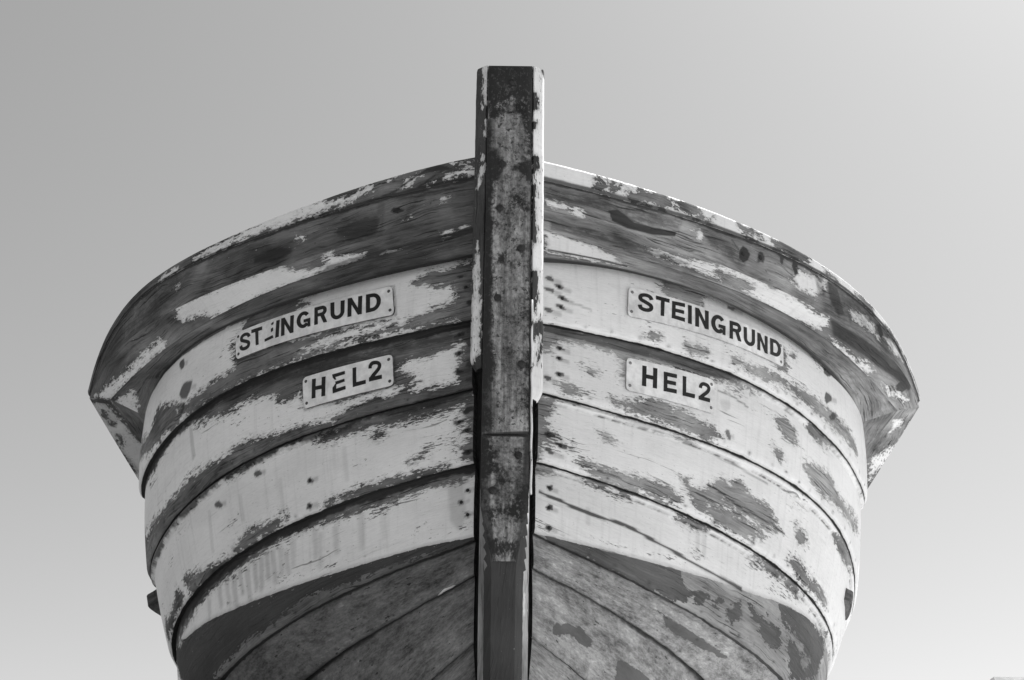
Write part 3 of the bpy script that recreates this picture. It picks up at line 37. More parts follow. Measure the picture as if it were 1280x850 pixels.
  's4': [["B",[[-0.0168,0.0089],[0.0411,0.0083],[0.043,0.0186],[0.0116,0.0317],[-0.0175,0.0499]]],["B",[[0.0886,0.0054],[0.1535,-0.005],[0.1661,0.015],[0.1392,0.0185],[0.1127,0.014]]],["B",[[0.2126,0.001],[0.2376,0.0006],[0.2411,0.0184],[0.2258,0.0223]]],["B",[[0.3693,0.0053],[0.4118,-0.0008],[0.4533,0.0022],[0.4671,0.0164],[0.4213,0.0221],[0.3778,0.0222]]],["B",[[0.6365,0.0067],[0.6948,-0.0028],[0.748,0.0025],[0.8107,0.0057],[0.8895,0.0166],[0.8552,0.0248],[0.77,0.0208],[0.686,0.0159]]],["B",[[-0.0353,0.2531],[0.0128,0.2364],[0.1777,0.195],[0.3974,0.1523],[0.4949,0.134],[0.6496,0.1068],[0.8198,0.0687],[0.9897,0.0426],[1.1126,0.032],[1.3366,0.0416],[0.7333,0.3224],[-0.0305,0.3224]]],["D",[[0.0237,0.2302],[0.1778,0.1972],[0.3231,0.1677],[0.3975,0.1533],[0.4091,0.1813],[0.4432,0.2],[0.4125,0.2297],[0.2968,0.243],[0.1869,0.2451],[0.0486,0.2493]]],["D",[[0.7659,0.081],[0.8201,0.0707],[0.9292,0.0485],[1.0988,0.0296],[1.1258,0.056],[1.0411,0.1608],[0.8946,0.2238],[0.851,0.1981],[0.8195,0.1912],[0.8393,0.1506],[0.7995,0.1225]]],["D",[[0.6887,0.1808],[0.7134,0.1543],[0.789,0.133],[0.8218,0.1701],[0.7845,0.1937],[0.7279,0.1969]]],["D",[[0.4418,0.1902],[0.4773,0.1708],[0.506,0.1752],[0.4772,0.2082],[0.4502,0.2115]]],["D",[[0.4922,0.2141],[0.5062,0.1855],[0.53,0.161],[0.5507,0.1605],[0.5267,0.1954]]],["D",[[0.5544,0.2001],[0.5767,0.1702],[0.6076,0.1471],[0.6257,0.1744],[0.585,0.2137]]],["D",[[0.6393,0.14],[0.6827,0.1302],[0.7276,0.132],[0.6963,0.1614],[0.661,0.1638]]],["B",[[0.6451,0.1128],[0.6867,0.112],[0.734,0.1253],[0.7898,0.1184],[0.8537,0.1161],[0.9456,0.1261],[0.9155,0.1428],[0.8361,0.1398],[0.7617,0.1423],[0.6931,0.1464],[0.6552,0.1334]]],["B",[[0.776,0.1323],[0.8204,0.1342],[0.8207,0.1665],[0.8644,0.1805],[0.8563,0.2119],[0.8047,0.2014],[0.8013,0.1625]]],["B",[[0.921,0.1566],[0.9722,0.1268],[1.0059,0.1364],[0.9539,0.1747]]],["B",[[0.4813,0.1982],[0.5013,0.1814],[0.5172,0.1911],[0.4996,0.2068]]],["H",[[-0.0009,0.2276],[0.1767,0.1792],[0.3939,0.1345],[0.6487,0.0905],[0.8173,0.0532],[1.0105,0.0217],[0.9905,0.0585],[0.8234,0.0879],[0.6532,0.1218],[0.3976,0.1714],[0.1788,0.2152],[0.0045,0.256]]],[["G",0.95,0.004],[[0.0397,0.0691],[0.0411,0.0759],[0.0346,0.0805],[0.031,0.0772],[0.0295,0.0737],[0.0279,0.0663],[0.0347,0.064],[0.0407,0.0616]]],[["G",0.475,0.008],[[0.0327,0.0722],[0.052,0.0716],[0.052,0.0769],[0.0347,0.0768]]],[["G",0.95,0.004],[[0.0419,0.1335],[0.0414,0.1422],[0.0338,0.1452],[0.0288,0.1456],[0.0256,0.1416],[0.03,0.1352],[0.0336,0.1296],[0.0402,0.127]]],[["G",0.475,0.008],[[0.0317,0.1385],[0.0512,0.1367],[0.0513,0.1418],[0.0338,0.1428]]],[["G",0.95,0.004],[[0.0437,0.198],[0.0391,0.2057],[0.0344,0.2118],[0.0298,0.2105],[0.0269,0.2072],[0.0278,0.1998],[0.034,0.1969],[0.0385,0.1961]]],[["G",0.475,0.008],[[0.0322,0.2043],[0.0519,0.2013],[0.0521,0.2062],[0.0343,0.2083]]],[["G",1,0.003],[[0.0091,0.0927],[0.0604,0.0981],[0.1082,0.1042],[0.1735,0.1015],[0.2288,0.0958],[0.2721,0.0999],[0.3163,0.1055],[0.3669,0.1081],[0.4254,0.1135],[0.4844,0.1141],[0.5411,0.1114],[0.6085,0.1104],[0.6093,0.1163],[0.5418,0.1174],[0.485,0.1202],[0.426,0.1197],[0.3674,0.1144],[0.3167,0.1121],[0.2724,0.1066],[0.2291,0.1027],[0.1737,0.1086],[0.1083,0.1117],[0.0605,0.106],[0.0091,0.101]]],[["G",0.22,0.008],[[0.4619,0.0186],[0.4671,0.0164],[0.4708,0.0824],[0.4655,0.0847]]],[["G",0.22,0.008],[[0.4408,0.0185],[0.446,0.0164],[0.4492,0.0807],[0.4441,0.0829]]],[["G",0.22,0.008],[[0.1294,0.0932],[0.1335,0.0914],[0.1347,0.1399],[0.1305,0.1419]]]],
  's6': [["D",[[0.0536,0.1461],[0.0629,0.1198],[0.0766,0.1248],[0.0903,0.1103],[0.1089,0.1093],[0.1247,0.0959],[0.1424,0.1003],[0.1636,0.1069],[0.1642,0.1301],[0.1478,0.1345],[0.131,0.1416],[0.1137,0.1299],[0.0937,0.137],[0.0776,0.1606],[0.0596,0.1662]]],["D",[[0.2568,0.1741],[0.2467,0.1177],[0.2554,0.1007],[0.2854,0.0992],[0.3206,0.0924],[0.3651,0.0955],[0.3441,0.147]]]],
  's5': [["D",[[0.3308,0.0593],[0.3973,0.0623],[0.4965,0.0608],[0.5956,0.0607],[0.5777,0.0752],[0.4912,0.0881],[0.4094,0.0983]]]],
  'cheek': [["B",[[0.0783,-0.0038],[0.0796,0.0087],[0.0992,0.0165],[0.1182,0.0141],[0.1284,-0.0034]]],["B",[[0.1554,-0.0032],[0.1574,0.0118],[0.1759,0.0044],[0.1734,-0.003]]],["B",[[0.2513,-0.0024],[0.2515,0.0149],[0.2706,0.0226],[0.2917,0.0127],[0.3105,-0.0019]]],["B",[[0.3265,-0.0042],[0.3316,0.0105],[0.371,0.0083],[0.4743,0.0164],[0.4879,0.0067],[0.4761,-0.003]]],["B",[[0.5584,-0.0047],[0.5573,0.0169],[0.6233,0.0149],[0.6651,0.0104],[0.6647,-0.0038]]],["B",[[0.698,-0.0012],[0.6681,0.0404],[0.7421,0.038],[0.7821,0.0183],[0.7163,0.0275],[0.7319,-0.0009]]],["B",[[0.0036,0.0262],[-0.0228,0.0442],[-0.0053,0.0459],[0.0169,0.0344]]]],
  'bevel': [["W",[[-0.0203,0.0198],[0.0476,0.0618],[0.1475,0.0221],[0.209,0.0178],[0.2118,0.0049],[0.1334,0.0085],[0.0297,-0.008]]],["W",[[0.235,0.0313],[0.2329,0.0411],[0.2814,0.0389],[0.2868,0.0292]]]],
 },
}
HX, HY, HZ = 9.693, 27.000, 7.185
PLATES = [{"side":"L","band":"s1","name":"name_plate","c":[[0.7142,0.0445],[0.2129,0.0528],[0.2015,0.1409],[0.7015,0.1279]],"l":[["S",[[0.6937,0.0554],[0.6545,0.0595],[0.6496,0.1121],[0.6898,0.1087]]],["T",[[0.6512,0.0562],[0.6123,0.0589],[0.6051,0.1121],[0.6418,0.11]]],["e",[[0.6012,0.0573],[0.5718,0.0573],[0.5665,0.1083],[0.5965,0.1106]]],["I",[[0.5616,0.0584],[0.5507,0.0589],[0.5485,0.111],[0.5598,0.1113]]],["N",[[0.5451,0.0572],[0.5034,0.0593],[0.4994,0.1133],[0.5401,0.1123]]],["G",[[0.4941,0.0582],[0.4506,0.0592],[0.4456,0.1107],[0.488,0.1094]]],["R",[[0.4372,0.0574],[0.3988,0.059],[0.394,0.1125],[0.433,0.1114]]],["U",[[0.3885,0.0572],[0.346,0.0609],[0.3424,0.1138],[0.3822,0.1136]]],["N",[[0.3369,0.0586],[0.295,0.0615],[0.2923,0.1167],[0.333,0.1154]]],["D",[[0.2843,0.0613],[0.242,0.0643],[0.239,0.1176],[0.28,0.1173]]]]},{"side":"R","band":"s1","name":"name_plate","c":[[0.2279,0.0558],[0.7368,0.0434],[0.7313,0.1199],[0.2212,0.1434]],"l":[["S",[[0.2535,0.0657],[0.2968,0.0623],[0.2931,0.1174],[0.2502,0.1196]]],["T",[[0.3043,0.0614],[0.3441,0.0604],[0.3376,0.1162],[0.3022,0.1191]]],["E",[[0.3517,0.0634],[0.3903,0.059],[0.3865,0.1155],[0.3475,0.1158]]],["I",[[0.4,0.0602],[0.4112,0.0591],[0.4077,0.1156],[0.3966,0.1161]]],["N",[[0.4224,0.0602],[0.4648,0.0574],[0.461,0.1138],[0.4188,0.118]]],["G",[[0.473,0.0602],[0.5203,0.0547],[0.5161,0.1115],[0.4693,0.1161]]],["R",[[0.5346,0.0595],[0.5752,0.0547],[0.5707,0.11],[0.5305,0.1144]]],["U",[[0.5834,0.0594],[0.6245,0.0533],[0.6195,0.1093],[0.5802,0.1128]]],["N",[[0.6338,0.0565],[0.6727,0.0532],[0.6675,0.1075],[0.6291,0.1097]]],["D",[[0.683,0.0518],[0.7269,0.0457],[0.721,0.0987],[0.679,0.103]]]]},{"side":"L","band":"s2","name":"registration_plate","c":[[0.4632,0.0538],[0.2046,0.055],[0.1986,0.1548],[0.4589,0.1488]],"l":[["H",[[0.4325,0.068],[0.3918,0.0718],[0.3924,0.1302],[0.4332,0.1259]]],["e2",[[0.3722,0.0709],[0.3355,0.0717],[0.3321,0.1285],[0.3693,0.1304]]],["L",[[0.3129,0.0691],[0.2765,0.0704],[0.275,0.1283],[0.3111,0.1285]]],["2",[[0.2688,0.0623],[0.2338,0.0658],[0.2305,0.1255],[0.2662,0.1248]]]]},{"side":"R","band":"s2","name":"registration_plate","c":[[0.2195,0.0477],[0.4785,0.0362],[0.4767,0.1317],[0.2174,0.1417]],"l":[["H",[[0.2623,0.06],[0.3041,0.0573],[0.3025,0.1146],[0.2607,0.118]]],["E",[[0.323,0.0605],[0.3609,0.0574],[0.3597,0.1116],[0.3221,0.1155]]],["L",[[0.3787,0.0561],[0.4162,0.0531],[0.4146,0.1081],[0.378,0.1114]]],["2",[[0.4288,0.0558],[0.4647,0.0516],[0.4621,0.1043],[0.4263,0.107]]]]}]
NAILS = [["L","s2",0.0364,0.0372],["L","s2",0.034,0.0992],["L","s2",0.0346,0.1581],["L","s3",0.0342,0.0847],["L","s3",0.0162,0.1138],["L","s3",0.013,0.1753],["L","s3",0.445,0.1235],["L","s3",0.4541,0.1888],["L","s4",0.0159,0.0796],["L","s4",0.0306,0.1134],["L","s4",0.0145,0.1601],["L","s1",0.0202,0.1028],["R","s1",0.0449,0.0958],["R","s1",0.0516,0.1289],["R","s1",0.0477,0.1555],["R","s2",0.049,0.063],["R","s2",0.0464,0.0944],["R","s2",0.0463,0.1427],["R","s3",0.026,0.1185],["R","s3",0.0565,0.1422],["R","s4",0.0347,0.0713],["R","s4",0.0337,0.1375],["R","s4",0.0342,0.2032],["R","fascia",0.5995,0.0384],["R","fascia",0.6605,0.03],["L","fascia",0.2145,0.0408]]
BOLTS = [["iron",0.3926,0.0319],["iron",0.498,0.0816],["iron",0.6244,0.0302],["iron",0.7882,0.0865],["iron2",0.0432,0.0727],["iron2",0.1248,0.0232],["iron",0.047,0.0588],["iron",0.2744,0.0365]]

# ------------------------------------------------------------------ hull lines
WC = 0.8                      # rail: where the bow piece meets the side piece
YMID = 2.3                    # midship plane (the lifeboat is double-ended)
LEN_H, ENT_H = 0.72, 0.30     # hull bow length, entry slope
LEN_R, ENT_R = 0.62, 0.40     # the same for the rail
XSTEM = {'K2': .079, 'K3': .073, 'K4': .068, 'K5': .066, 'K6': .064, 'K7': .052}
LAP = 0.019
def rake(z):
    return 0.085+0.9*np.maximum(0, 0.98-np.asarray(z, float))**2
def bow(side, name, w):
    par = FIT[side][name]; rail = name[0] == 'P'
    L, c = (LEN_R, ENT_R) if rail else (LEN_H, ENT_H)
    xs = XSTEM.get(name, .082)
    w = np.asarray(w, float); th = w*math.pi/2
    X = xs+(par[0]-xs)*np.sin(th)
    Z = sum(z*w**i for i, z in enumerate(par[1:]))
    Y = rake(par[1])+L*(1-np.cos(th))+c*(X-xs)
    return np.stack([(-1 if side == 'L' else 1)*X, Y, Z], -1)
def run(side, name, a):
    """the fore-and-aft run behind the bow curve; a = metres aft"""
    a = np.asarray(a, float)[:, None]
    if name[0] == 'P':
        p = bow(side, name, [WC])[0]; m, tau = RUN[side][name], 1.5
        d = np.array([0, 1, 0]); 
        q = p+a*d
        q[:, 2] += m*tau*(1-np.exp(-a[:, 0]/tau))
        return q
    p = bow(side, name, [1.0])[0]; e = (p-bow(side, name, [0.999])[0])
    m = np.clip(e[2]/max(e[1], 1e-6), -.35, .25); tau = .16
    q = p+a*np.array([0, 1, 0])
    q[:, 2] += m*tau*(1-np.exp(-a[:, 0]/tau))
    return q
def norm(v): return v/np.maximum(np.linalg.norm(v, axis=-1, keepdims=True), 1e-9)
def full_edge(side, name, w, arun):
    b = bow(side, name, w)
    if len(arun): b = np.concatenate([b, run(side, name, arun)])
    return b
def wob(x, seed, amp):
    r = np.random.RandomState(seed); o = np.zeros_like(x)
    for f in (5, 11, 23, 47, 90):
        o += np.sin(x*f*2*math.pi/1.3+r.rand()*6.28)/f**.5*r.uniform(.5, 1)
    return amp*o
# bands: a ruled surface between a top edge and a bottom edge. sample() returns the grid P[i,j], its normals and flat coordinates
class Band: pass
def sample(side, kind, n, m, arun=(), vmin=0.0):
    """kind: s1..s7 planks; cap, fascia, lower, soffit of the rail (bow) and the same with 2 for the side piece; cheek; bevel"""
    sg = -1 if side == 'L' else 1
    v = np.linspace(vmin, 1, m)
    if kind[0] == 's' and kind[1:].isdigit():
        k = int(kind[1:]); w = np.linspace(0, 1, n)**1.0
        A = full_edge(side, 'K%d' % (k-1), w, arun); B = full_edge(side, 'K%d' % k, w, arun)
    elif kind in ('cheek', 'bevel'):
        if kind == 'cheek':
            z = np.linspace(2.137, 1.335 if sg < 0 else 1.262, n); y0 = rake(z)-.085
            A = np.stack([sg*.0565+0*z, y0+.004, z], -1); B = np.stack([sg*(.0835-.014*np.clip((z[-1]+.04-z)/.04, 0, 1)**2), y0+.026, z], -1)
        else:
            z = np.linspace(1.06, .28, n); y0 = rake(z)-.085
            hw = .026+.027*np.clip((z-.87)/.17, 0, 1)
            A = np.stack([sg*hw, y0+.004, z], -1); B = np.stack([sg*(.0545+0*z), y0+.05, z], -1)
    elif kind in ('iron', 'iron2'):
        z = np.linspace(2.128, 1.172, n) if kind == 'iron' else np.linspace(1.166, .885, n)
        hw = .0525+0*z if kind == 'iron' else .026+.0265*np.clip((z-.895)/.115, 0, 1)**.8
        y0 = rake(z)-.085-.006
        A = np.stack([-hw, y0, z], -1); B = np.stack([hw, y0, z], -1)
    else:
        base = kind.rstrip('2'); top, bot = {'cap': ('P0', 'P1'), 'fascia': ('P1', 'P2'), 'lower': ('P2', 'P3'), 'soffit': ('P3', 'K0')}[base]
        if kind.endswith('2'):
            a = np.linspace(0.0, 1, n)**1.6*(YMID-float(run(side, top, [0.0])[0, 1]))
            A = run(side, top, a)
            if base == 'soffit':
                B = A.copy(); B[:, 0] -= sg*.16; B[:, 2] -= .03
            else: B = run(side, bot, a); B[:, 1] += (A[:, 1]-B[:, 1])*(a/a[-1])
        else:
            w = np.linspace(0, WC, n)
            A = bow(side, top, w)
            if base == 'soffit':
                K = bow(side, 'K0', np.linspace(0, .86, n)); B = K+(K-A)*.55
            else: B = bow(side, bot, w)
        if base == 'cap':
            A = A.copy(); B = B.copy()
    P = A[:, None, :]*(1-v[None, :, None])+B[:, None, :]*v[None, :, None]
    T = np.gradient(P, axis=0); C = np.broadcast_to((B-A)[:, None, :], P.shape)
    N = norm(np.cross(T, C)); 
    ref = np.array([0, -1, 0]) if kind[:4] == 'iron' else np.array([sg*.6, -1, -.15])
    N = np.where(((N*ref).sum(-1, keepdims=True)) < 0, -N, N)
    if kind[0] == 's' and kind[1:].isdigit():
        P = P+N*(-LAP*(1-v)+.004*np.sin(np.clip(v, 0, 1)*math.pi))[None, :, None]
    if kind[0] == 's' and kind[1:].isdigit(): P = P-N*(.007*np.clip((v-.92)/.08, 0, 1)**2)[None, :, None]
    if kind[:3] == 'cap': P = P-N*(.012*np.clip(1-v/.16, 0, 1)**2+.004*np.clip((v-.9)/.1, 0, 1)**2)[None, :, None]
    if kind[:6] == 'fascia': P = P-N*(.005+.004*np.clip((v-.9)/.1, 0, 1)**2)[None, :, None]
    if kind == 'cheek': P = P+np.array([0, 1., 0])*(.012*np.clip((v-.88)/.12, 0, 1)**2+.004*np.clip(1-v/.1, 0, 1)**2)[None, :, None]
    if kind[:4] == 'iron': P = P-N*(.006*np.abs(2*v-1)**7)[None, :, None]
    T = np.gradient(P, axis=0); C = np.gradient(P, axis=1); N2 = norm(np.cross(T, C)); N2 = np.where(((N2*N).sum(-1, keepdims=True)) < 0, -N2, N2)
    mid = .5*(A+B); s = np.concatenate([[0], np.cumsum(np.linalg.norm(np.diff(mid, axis=0), axis=1))])
    nb = n
    width = float(np.linalg.norm(B-A, axis=1)[:nb].mean())
    b = Band(); b.P = P; b.N = N; b.s = s; b.t = v*width; b.width = width; b.n = n
    return b
def locate(b, s, t, off=0.0):
    """point on a band at flat coordinates (metres)"""
    s = np.asarray(s, float); t = np.asarray(t, float)
    i = np.clip(np.searchsorted(b.s, s)-1, 0, len(b.s)-2); fi = (s-b.s[i])/(b.s[i+1]-b.s[i])
    dt = b.t[1]-b.t[0]; j = np.clip(((t-b.t[0])/dt).astype(int), 0, len(b.t)-2); fj = (t-b.t[j])/dt
    def mix(G):
        fi_, fj_ = fi[..., None], fj[..., None]
        return (G[i, j]*(1-fi_)+G[i+1, j]*fi_)*(1-fj_)+(G[i, j+1]*(1-fi_)+G[i+1, j+1]*fi_)*fj_
    nn = norm(mix(b.N))
    return mix(b.P)+nn*np.asarray(off)[..., None], nn

# =============================================================== node helpers
class Nodes:
    def __init__(self, mat):
        mat.use_nodes = True
        self.t = mat.node_tree; self.n = self.t.nodes; self.l = self.t.links
        self.bsdf = self.n.get('Principled BSDF')
    def new(self, kind, **kw):
        nd = self.n.new(kind)
        for k, v in kw.items(): setattr(nd, k, v)
        return nd
    def put(self, sock, val):
        if hasattr(val, 'is_output') or isinstance(val, bpy.types.NodeSocket): self.l.new(val, sock)
        else:
            if isinstance(val, (tuple, list)) and len(val) == 3 and sock.type == 'RGBA': val = (*val, 1)
            sock.default_value = val
    def math(self, op, a, b=0.0, c=0.0, clamp=False):
        m = self.new('ShaderNodeMath', operation=op, use_clamp=clamp)
        for i, v in enumerate((a, b, c)): self.put(m.inputs[i], v)
        return m.outputs[0]
    def attr(self, name, vec=False):
        a = self.new('ShaderNodeAttribute', attribute_name=name)
        return a.outputs['Vector' if vec else 'Fac']
    def scale(self, v, s, off=(0, 0, 0)):
        m = self.new('ShaderNodeMapping'); self.l.new(v, m.inputs['Vector'])
        m.inputs['Scale'].default_value = s; m.inputs['Location'].default_value = off
        return m.outputs[0]
    def noise(self, v, scale=1.0, detail=4.0, rough=.55, dist=0.0):
        t = self.new('ShaderNodeTexNoise'); self.l.new(v, t.inputs['Vector'])
        t.inputs['Scale'].default_value = scale; t.inputs['Detail'].default_value = detail
        t.inputs['Roughness'].default_value = rough; t.inputs['Distortion'].default_value = dist
        return t.outputs['Fac']
    def step(self, x, lo, hi, a=0.0, b=1.0, smooth=True):
        m = self.new('ShaderNodeMapRange', interpolation_type='SMOOTHSTEP' if smooth else 'LINEAR')
        self.put(m.inputs[0], x); m.inputs[1].default_value = lo; m.inputs[2].default_value = hi
        m.inputs[3].default_value = a; m.inputs[4].default_value = b
        return m.outputs[0]
    def mix(self, f, a, b, mode='MIX'):
        m = self.new('ShaderNodeMix', data_type='FLOAT'); 
        self.put(m.inputs[0], f); self.put(m.inputs[2], a); self.put(m.inputs[3], b)
        return m.outputs[0]
    def grey(self, v):
        c = self.new('ShaderNodeCombineColor')
        for i in range(3): self.put(c.inputs[i], v)
        return c.outputs[0]
    def bump(self, h, dist, strength=1.0):
        b = self.new('ShaderNodeBump'); self.put(b.inputs['Height'], h)
        b.inputs['Distance'].default_value = dist; b.inputs['Strength'].default_value = strength
        self.l.new(b.outputs[0], self.bsdf.inputs['Normal'])

def worn_paint(name, wood=(.035, .20), white=.83, dark=.055, edge=.020, chips=1.0, grain=1.0, rough=.5):
    """weathered board: bare timber, an old dark coat and a flaking white coat over it. cover / dark are distances (m) to the edge of
    each coat, ragged how broken that edge is, stain is dirt and painted shade; the noises break everything up along the grain."""
    m = bpy.data.materials.new(name); N = Nodes(m)
    v = N.attr('flat', True)
    # timber: grain bent round the odd knot, open cracks, weathered blotches
    warp = N.noise(N.scale(v, (5, 14, 1), (4, 4, 0)), 1, 3, .5)
    vw = N.new('ShaderNodeVectorMath', operation='ADD'); N.l.new(v, vw.inputs[0])
    cmb = N.new('ShaderNodeCombineXYZ'); N.put(cmb.inputs[1], N.math('MULTIPLY_ADD', warp, .05, -.025)); N.l.new(cmb.outputs[0], vw.inputs[1])
    vg = vw.outputs[0]
    g1 = N.noise(N.scale(vg, (4.2, 66, 1)), 1, 8, .68, .5)
    g2 = N.noise(N.scale(vg, (16, 380, 1), (3, 1, 0)), 1, 5, .68)
    g3 = N.noise(N.scale(v, (6, 11, 1), (7, 2, 0)), 1, 6, .62, .4)
    wood_v = N.math('MULTIPLY_ADD', g1, .55, N.math('MULTIPLY_ADD', g2, .40, N.math('MULTIPLY', g3, .75)))
    wood_c = N.math('MULTIPLY', N.step(wood_v, .62, 1.05, wood[0], wood[1], False), N.step(N.noise(N.scale(v, (3, 5, 1), (9, 4, 0)), 1, 3, .5), .3, .7, .62, 1.35))
    crack = N.step(N.noise(N.scale(vg, (6, 210, 1), (1, 9, 0)), 1, 5, .6), .355, .395)
    wood_c = N.math('MULTIPLY', wood_c, N.mix(crack, .28, 1.0))
    pock = N.step(N.noise(N.scale(v, (45, 90, 1), (2, 7, 0)), 1, 4, .6), .66, .72)
    wood_c = N.math('MULTIPLY', wood_c, N.mix(pock, 1.0, .5))
    # ragged edge
    zone = N.noise(N.scale(v, (6, 13, 1), (5, 8, 0)), 1, 3, .5)
    e1 = N.math('SUBTRACT', N.noise(N.scale(v, (24, 55, 1), (2, 5, 0)), 1, 7, .72, .3), .5)
    e2 = N.math('SUBTRACT', N.noise(N.scale(v, (13, 230, 1), (4, 4, 0)), 1, 5, .62), .5)
    e3 = N.math('SUBTRACT', N.noise(N.scale(v, (120, 420, 1), (6, 1, 0)), 1, 3, .6), .5)
    rag = N.math('MULTIPLY_ADD', e1, edge*1.25, N.math('MULTIPLY_ADD', e2, edge*1.15, N.math('MULTIPLY', e3, edge*.45)))
    rag = N.math('MULTIPLY', rag, N.math('MULTIPLY', N.step(zone, .3, .7, .55, 1.65), N.attr('ragged')))
    # flakes come away cell by cell, so the edge steps along small angular pieces
    def flake(sc, off):
        wv = N.new('ShaderNodeVectorMath', operation='ADD'); N.l.new(N.scale(v, sc, off), wv.inputs[0])
        wc = N.new('ShaderNodeCombineXYZ'); nz_ = N.noise(N.scale(v, (50, 90, 1), off), 1, 4, .6)
        N.put(wc.inputs[0], N.math('MULTIPLY_ADD', nz_, 1.6, -.8)); N.put(wc.inputs[1], N.math('MULTIPLY_ADD', N.noise(N.scale(v, (70, 110, 1), (9, 6, 0)), 1, 4, .6), 1.6, -.8))
        N.l.new(wc.outputs[0], wv.inputs[1])
        t = N.new('ShaderNodeTexVoronoi'); t.feature = 'F1'; N.l.new(wv.outputs[0], t.inputs['Vector']); t.inputs['Scale'].default_value = 1.0
        sp = N.new('ShaderNodeSeparateColor'); N.l.new(t.outputs['Color'], sp.inputs[0])
        return N.math('SUBTRACT', sp.outputs[0], .5)
    fl = N.math('MULTIPLY_ADD', flake((42, 105, 1), (1, 2, 0)), edge*.66, N.math('MULTIPLY', flake((115, 270, 1), (4, 8, 0)), edge*.46))
    rag = N.math('MULTIPLY_ADD', fl, N.attr('ragged'), N.math('MULTIPLY', rag, .72))
    cov = N.math('ADD', N.attr('cover'), rag)
    chip = N.noise(N.scale(v, (55, 240, 1), (8, 3, 0)), 1, 6, .68)
    near = N.math('MULTIPLY', N.attr('ragged'), N.math('MULTIPLY_ADD', N.step(N.attr('cover'), .0, .05, 1, 0), .14, N.step(zone, .48, .75, 0, .12*chips)))
    chipmask = N.step(N.math('ADD', chip, near), .735, .75)
    left_over = N.math('MULTIPLY', N.step(N.noise(N.scale(v, (40, 210, 1), (3, 9, 0)), 1, 6, .68), .63, .645), N.math('MAXIMUM', N.step(cov, -.016, -.008), .0))
    flecks = N.step(N.math('MULTIPLY_ADD', zone, .18, N.noise(N.scale(vg, (60, 260, 1), (7, 3, 0)), 1, 5, .7)), .775, .79)
    left_over = N.math('MAXIMUM', left_over, N.math('MULTIPLY', flecks, N.attr('ragged')))
    w_mask = N.math('MULTIPLY', N.math('MAXIMUM', N.step(cov, -.0006, .0006), left_over), N.math('SUBTRACT', 1.0, chipmask))
    dk = N.math('ADD', N.attr('dark'), N.math('MULTIPLY', rag, .9))
    d_mask = N.step(dk, -.0007, .0007)
    # coats
    big = N.noise(N.scale(v, (4, 7, 1), (1, 1, 0)), 1, 5, .6)
    runs = N.noise(N.scale(v, (70, 4, 1), (6, 0, 0)), 1, 4, .6)
    fine = N.noise(N.scale(v, (60, 330, 1)), 1, 4, .65)
    scuff = N.noise(N.scale(v, (9, 130, 1), (2, 6, 0)), 1, 5, .65)
    w_c = N.math('ADD', N.step(big, .3, .7, -.08, .05), N.math('ADD', N.step(runs, .5, .75, .0, -.09), N.math('ADD', N.step(fine, .3, .7, .94, 1.02), N.step(scuff, .55, .75, 0, -.11))))
    w_c = N.math('MULTIPLY', white, w_c)
    hair = N.math('MULTIPLY', N.step(N.noise(N.scale(vg, (3.5, 150, 1), (9, 2, 0)), 1, 4, .5), .325, .295), N.step(zone, .46, .58))
    w_c = N.math('MULTIPLY', w_c, N.mix(hair, 1.0, .45))
    speck = N.step(N.noise(N.scale(v, (110, 170, 1), (5, 5, 0)), 1, 4, .65), .665, .70)
    w_c = N.math('MULTIPLY', w_c, N.mix(speck, 1.0, .62))
    w_c = N.math('MULTIPLY', w_c, N.step(cov, .0, .014, .72, 1.0))
    d_c = N.math('MULTIPLY', dark, N.math('ADD', N.step(big, .3, .7, .75, 1.25), N.math('ADD', N.step(g2, .3, .7, -.12, .12), N.step(scuff, .5, .7, 0, .3))))
    c = N.mix(d_mask, wood_c, d_c)
    c = N.mix(w_mask, c, w_c)
    sn = N.math('MULTIPLY_ADD', N.noise(N.scale(v, (26, 110, 1), (3, 3, 0)), 1, 6, .7), .6, N.math('MULTIPLY', N.noise(N.scale(v, (60, 75, 1), (5, 7, 0)), 1, 5, .65), .4))
    ss_ = N.math('MULTIPLY_ADD', N.math('SUBTRACT', sn, .5), 2.2, N.attr('stain'))
    gate = N.math('MAXIMUM', N.step(ss_, .22, .68, .15, 1.1), N.step(N.attr('stain'), .42, .56, .85, 0))
    st = N.math('MULTIPLY', N.attr('stain'), gate, clamp=True)
    c = N.mix(st, c, N.math('MULTIPLY_ADD', c, .10, .018))
    N.put(N.bsdf.inputs['Base Color'], N.grey(c))
    N.put(N.bsdf.inputs['Roughness'], N.mix(w_mask, .85, rough))
    N.bsdf.inputs['Specular IOR Level'].default_value = .35
    coat = N.math('MULTIPLY', N.math('MAXIMUM', w_mask, N.math('MULTIPLY', d_mask, .6)), .9)
    wr = N.math('MULTIPLY_ADD', g1, 1.4, N.math('MULTIPLY_ADD', g2, 1.0, N.math('MULTIPLY', crack, .8)))
    h = N.math('ADD', coat, N.math('MULTIPLY', wr, N.mix(w_mask, .9*grain, .15)))
    h = N.math('SUBTRACT', h, N.math('MULTIPLY', hair, .5))
    N.bump(h, .0019, 1.0)
    return m

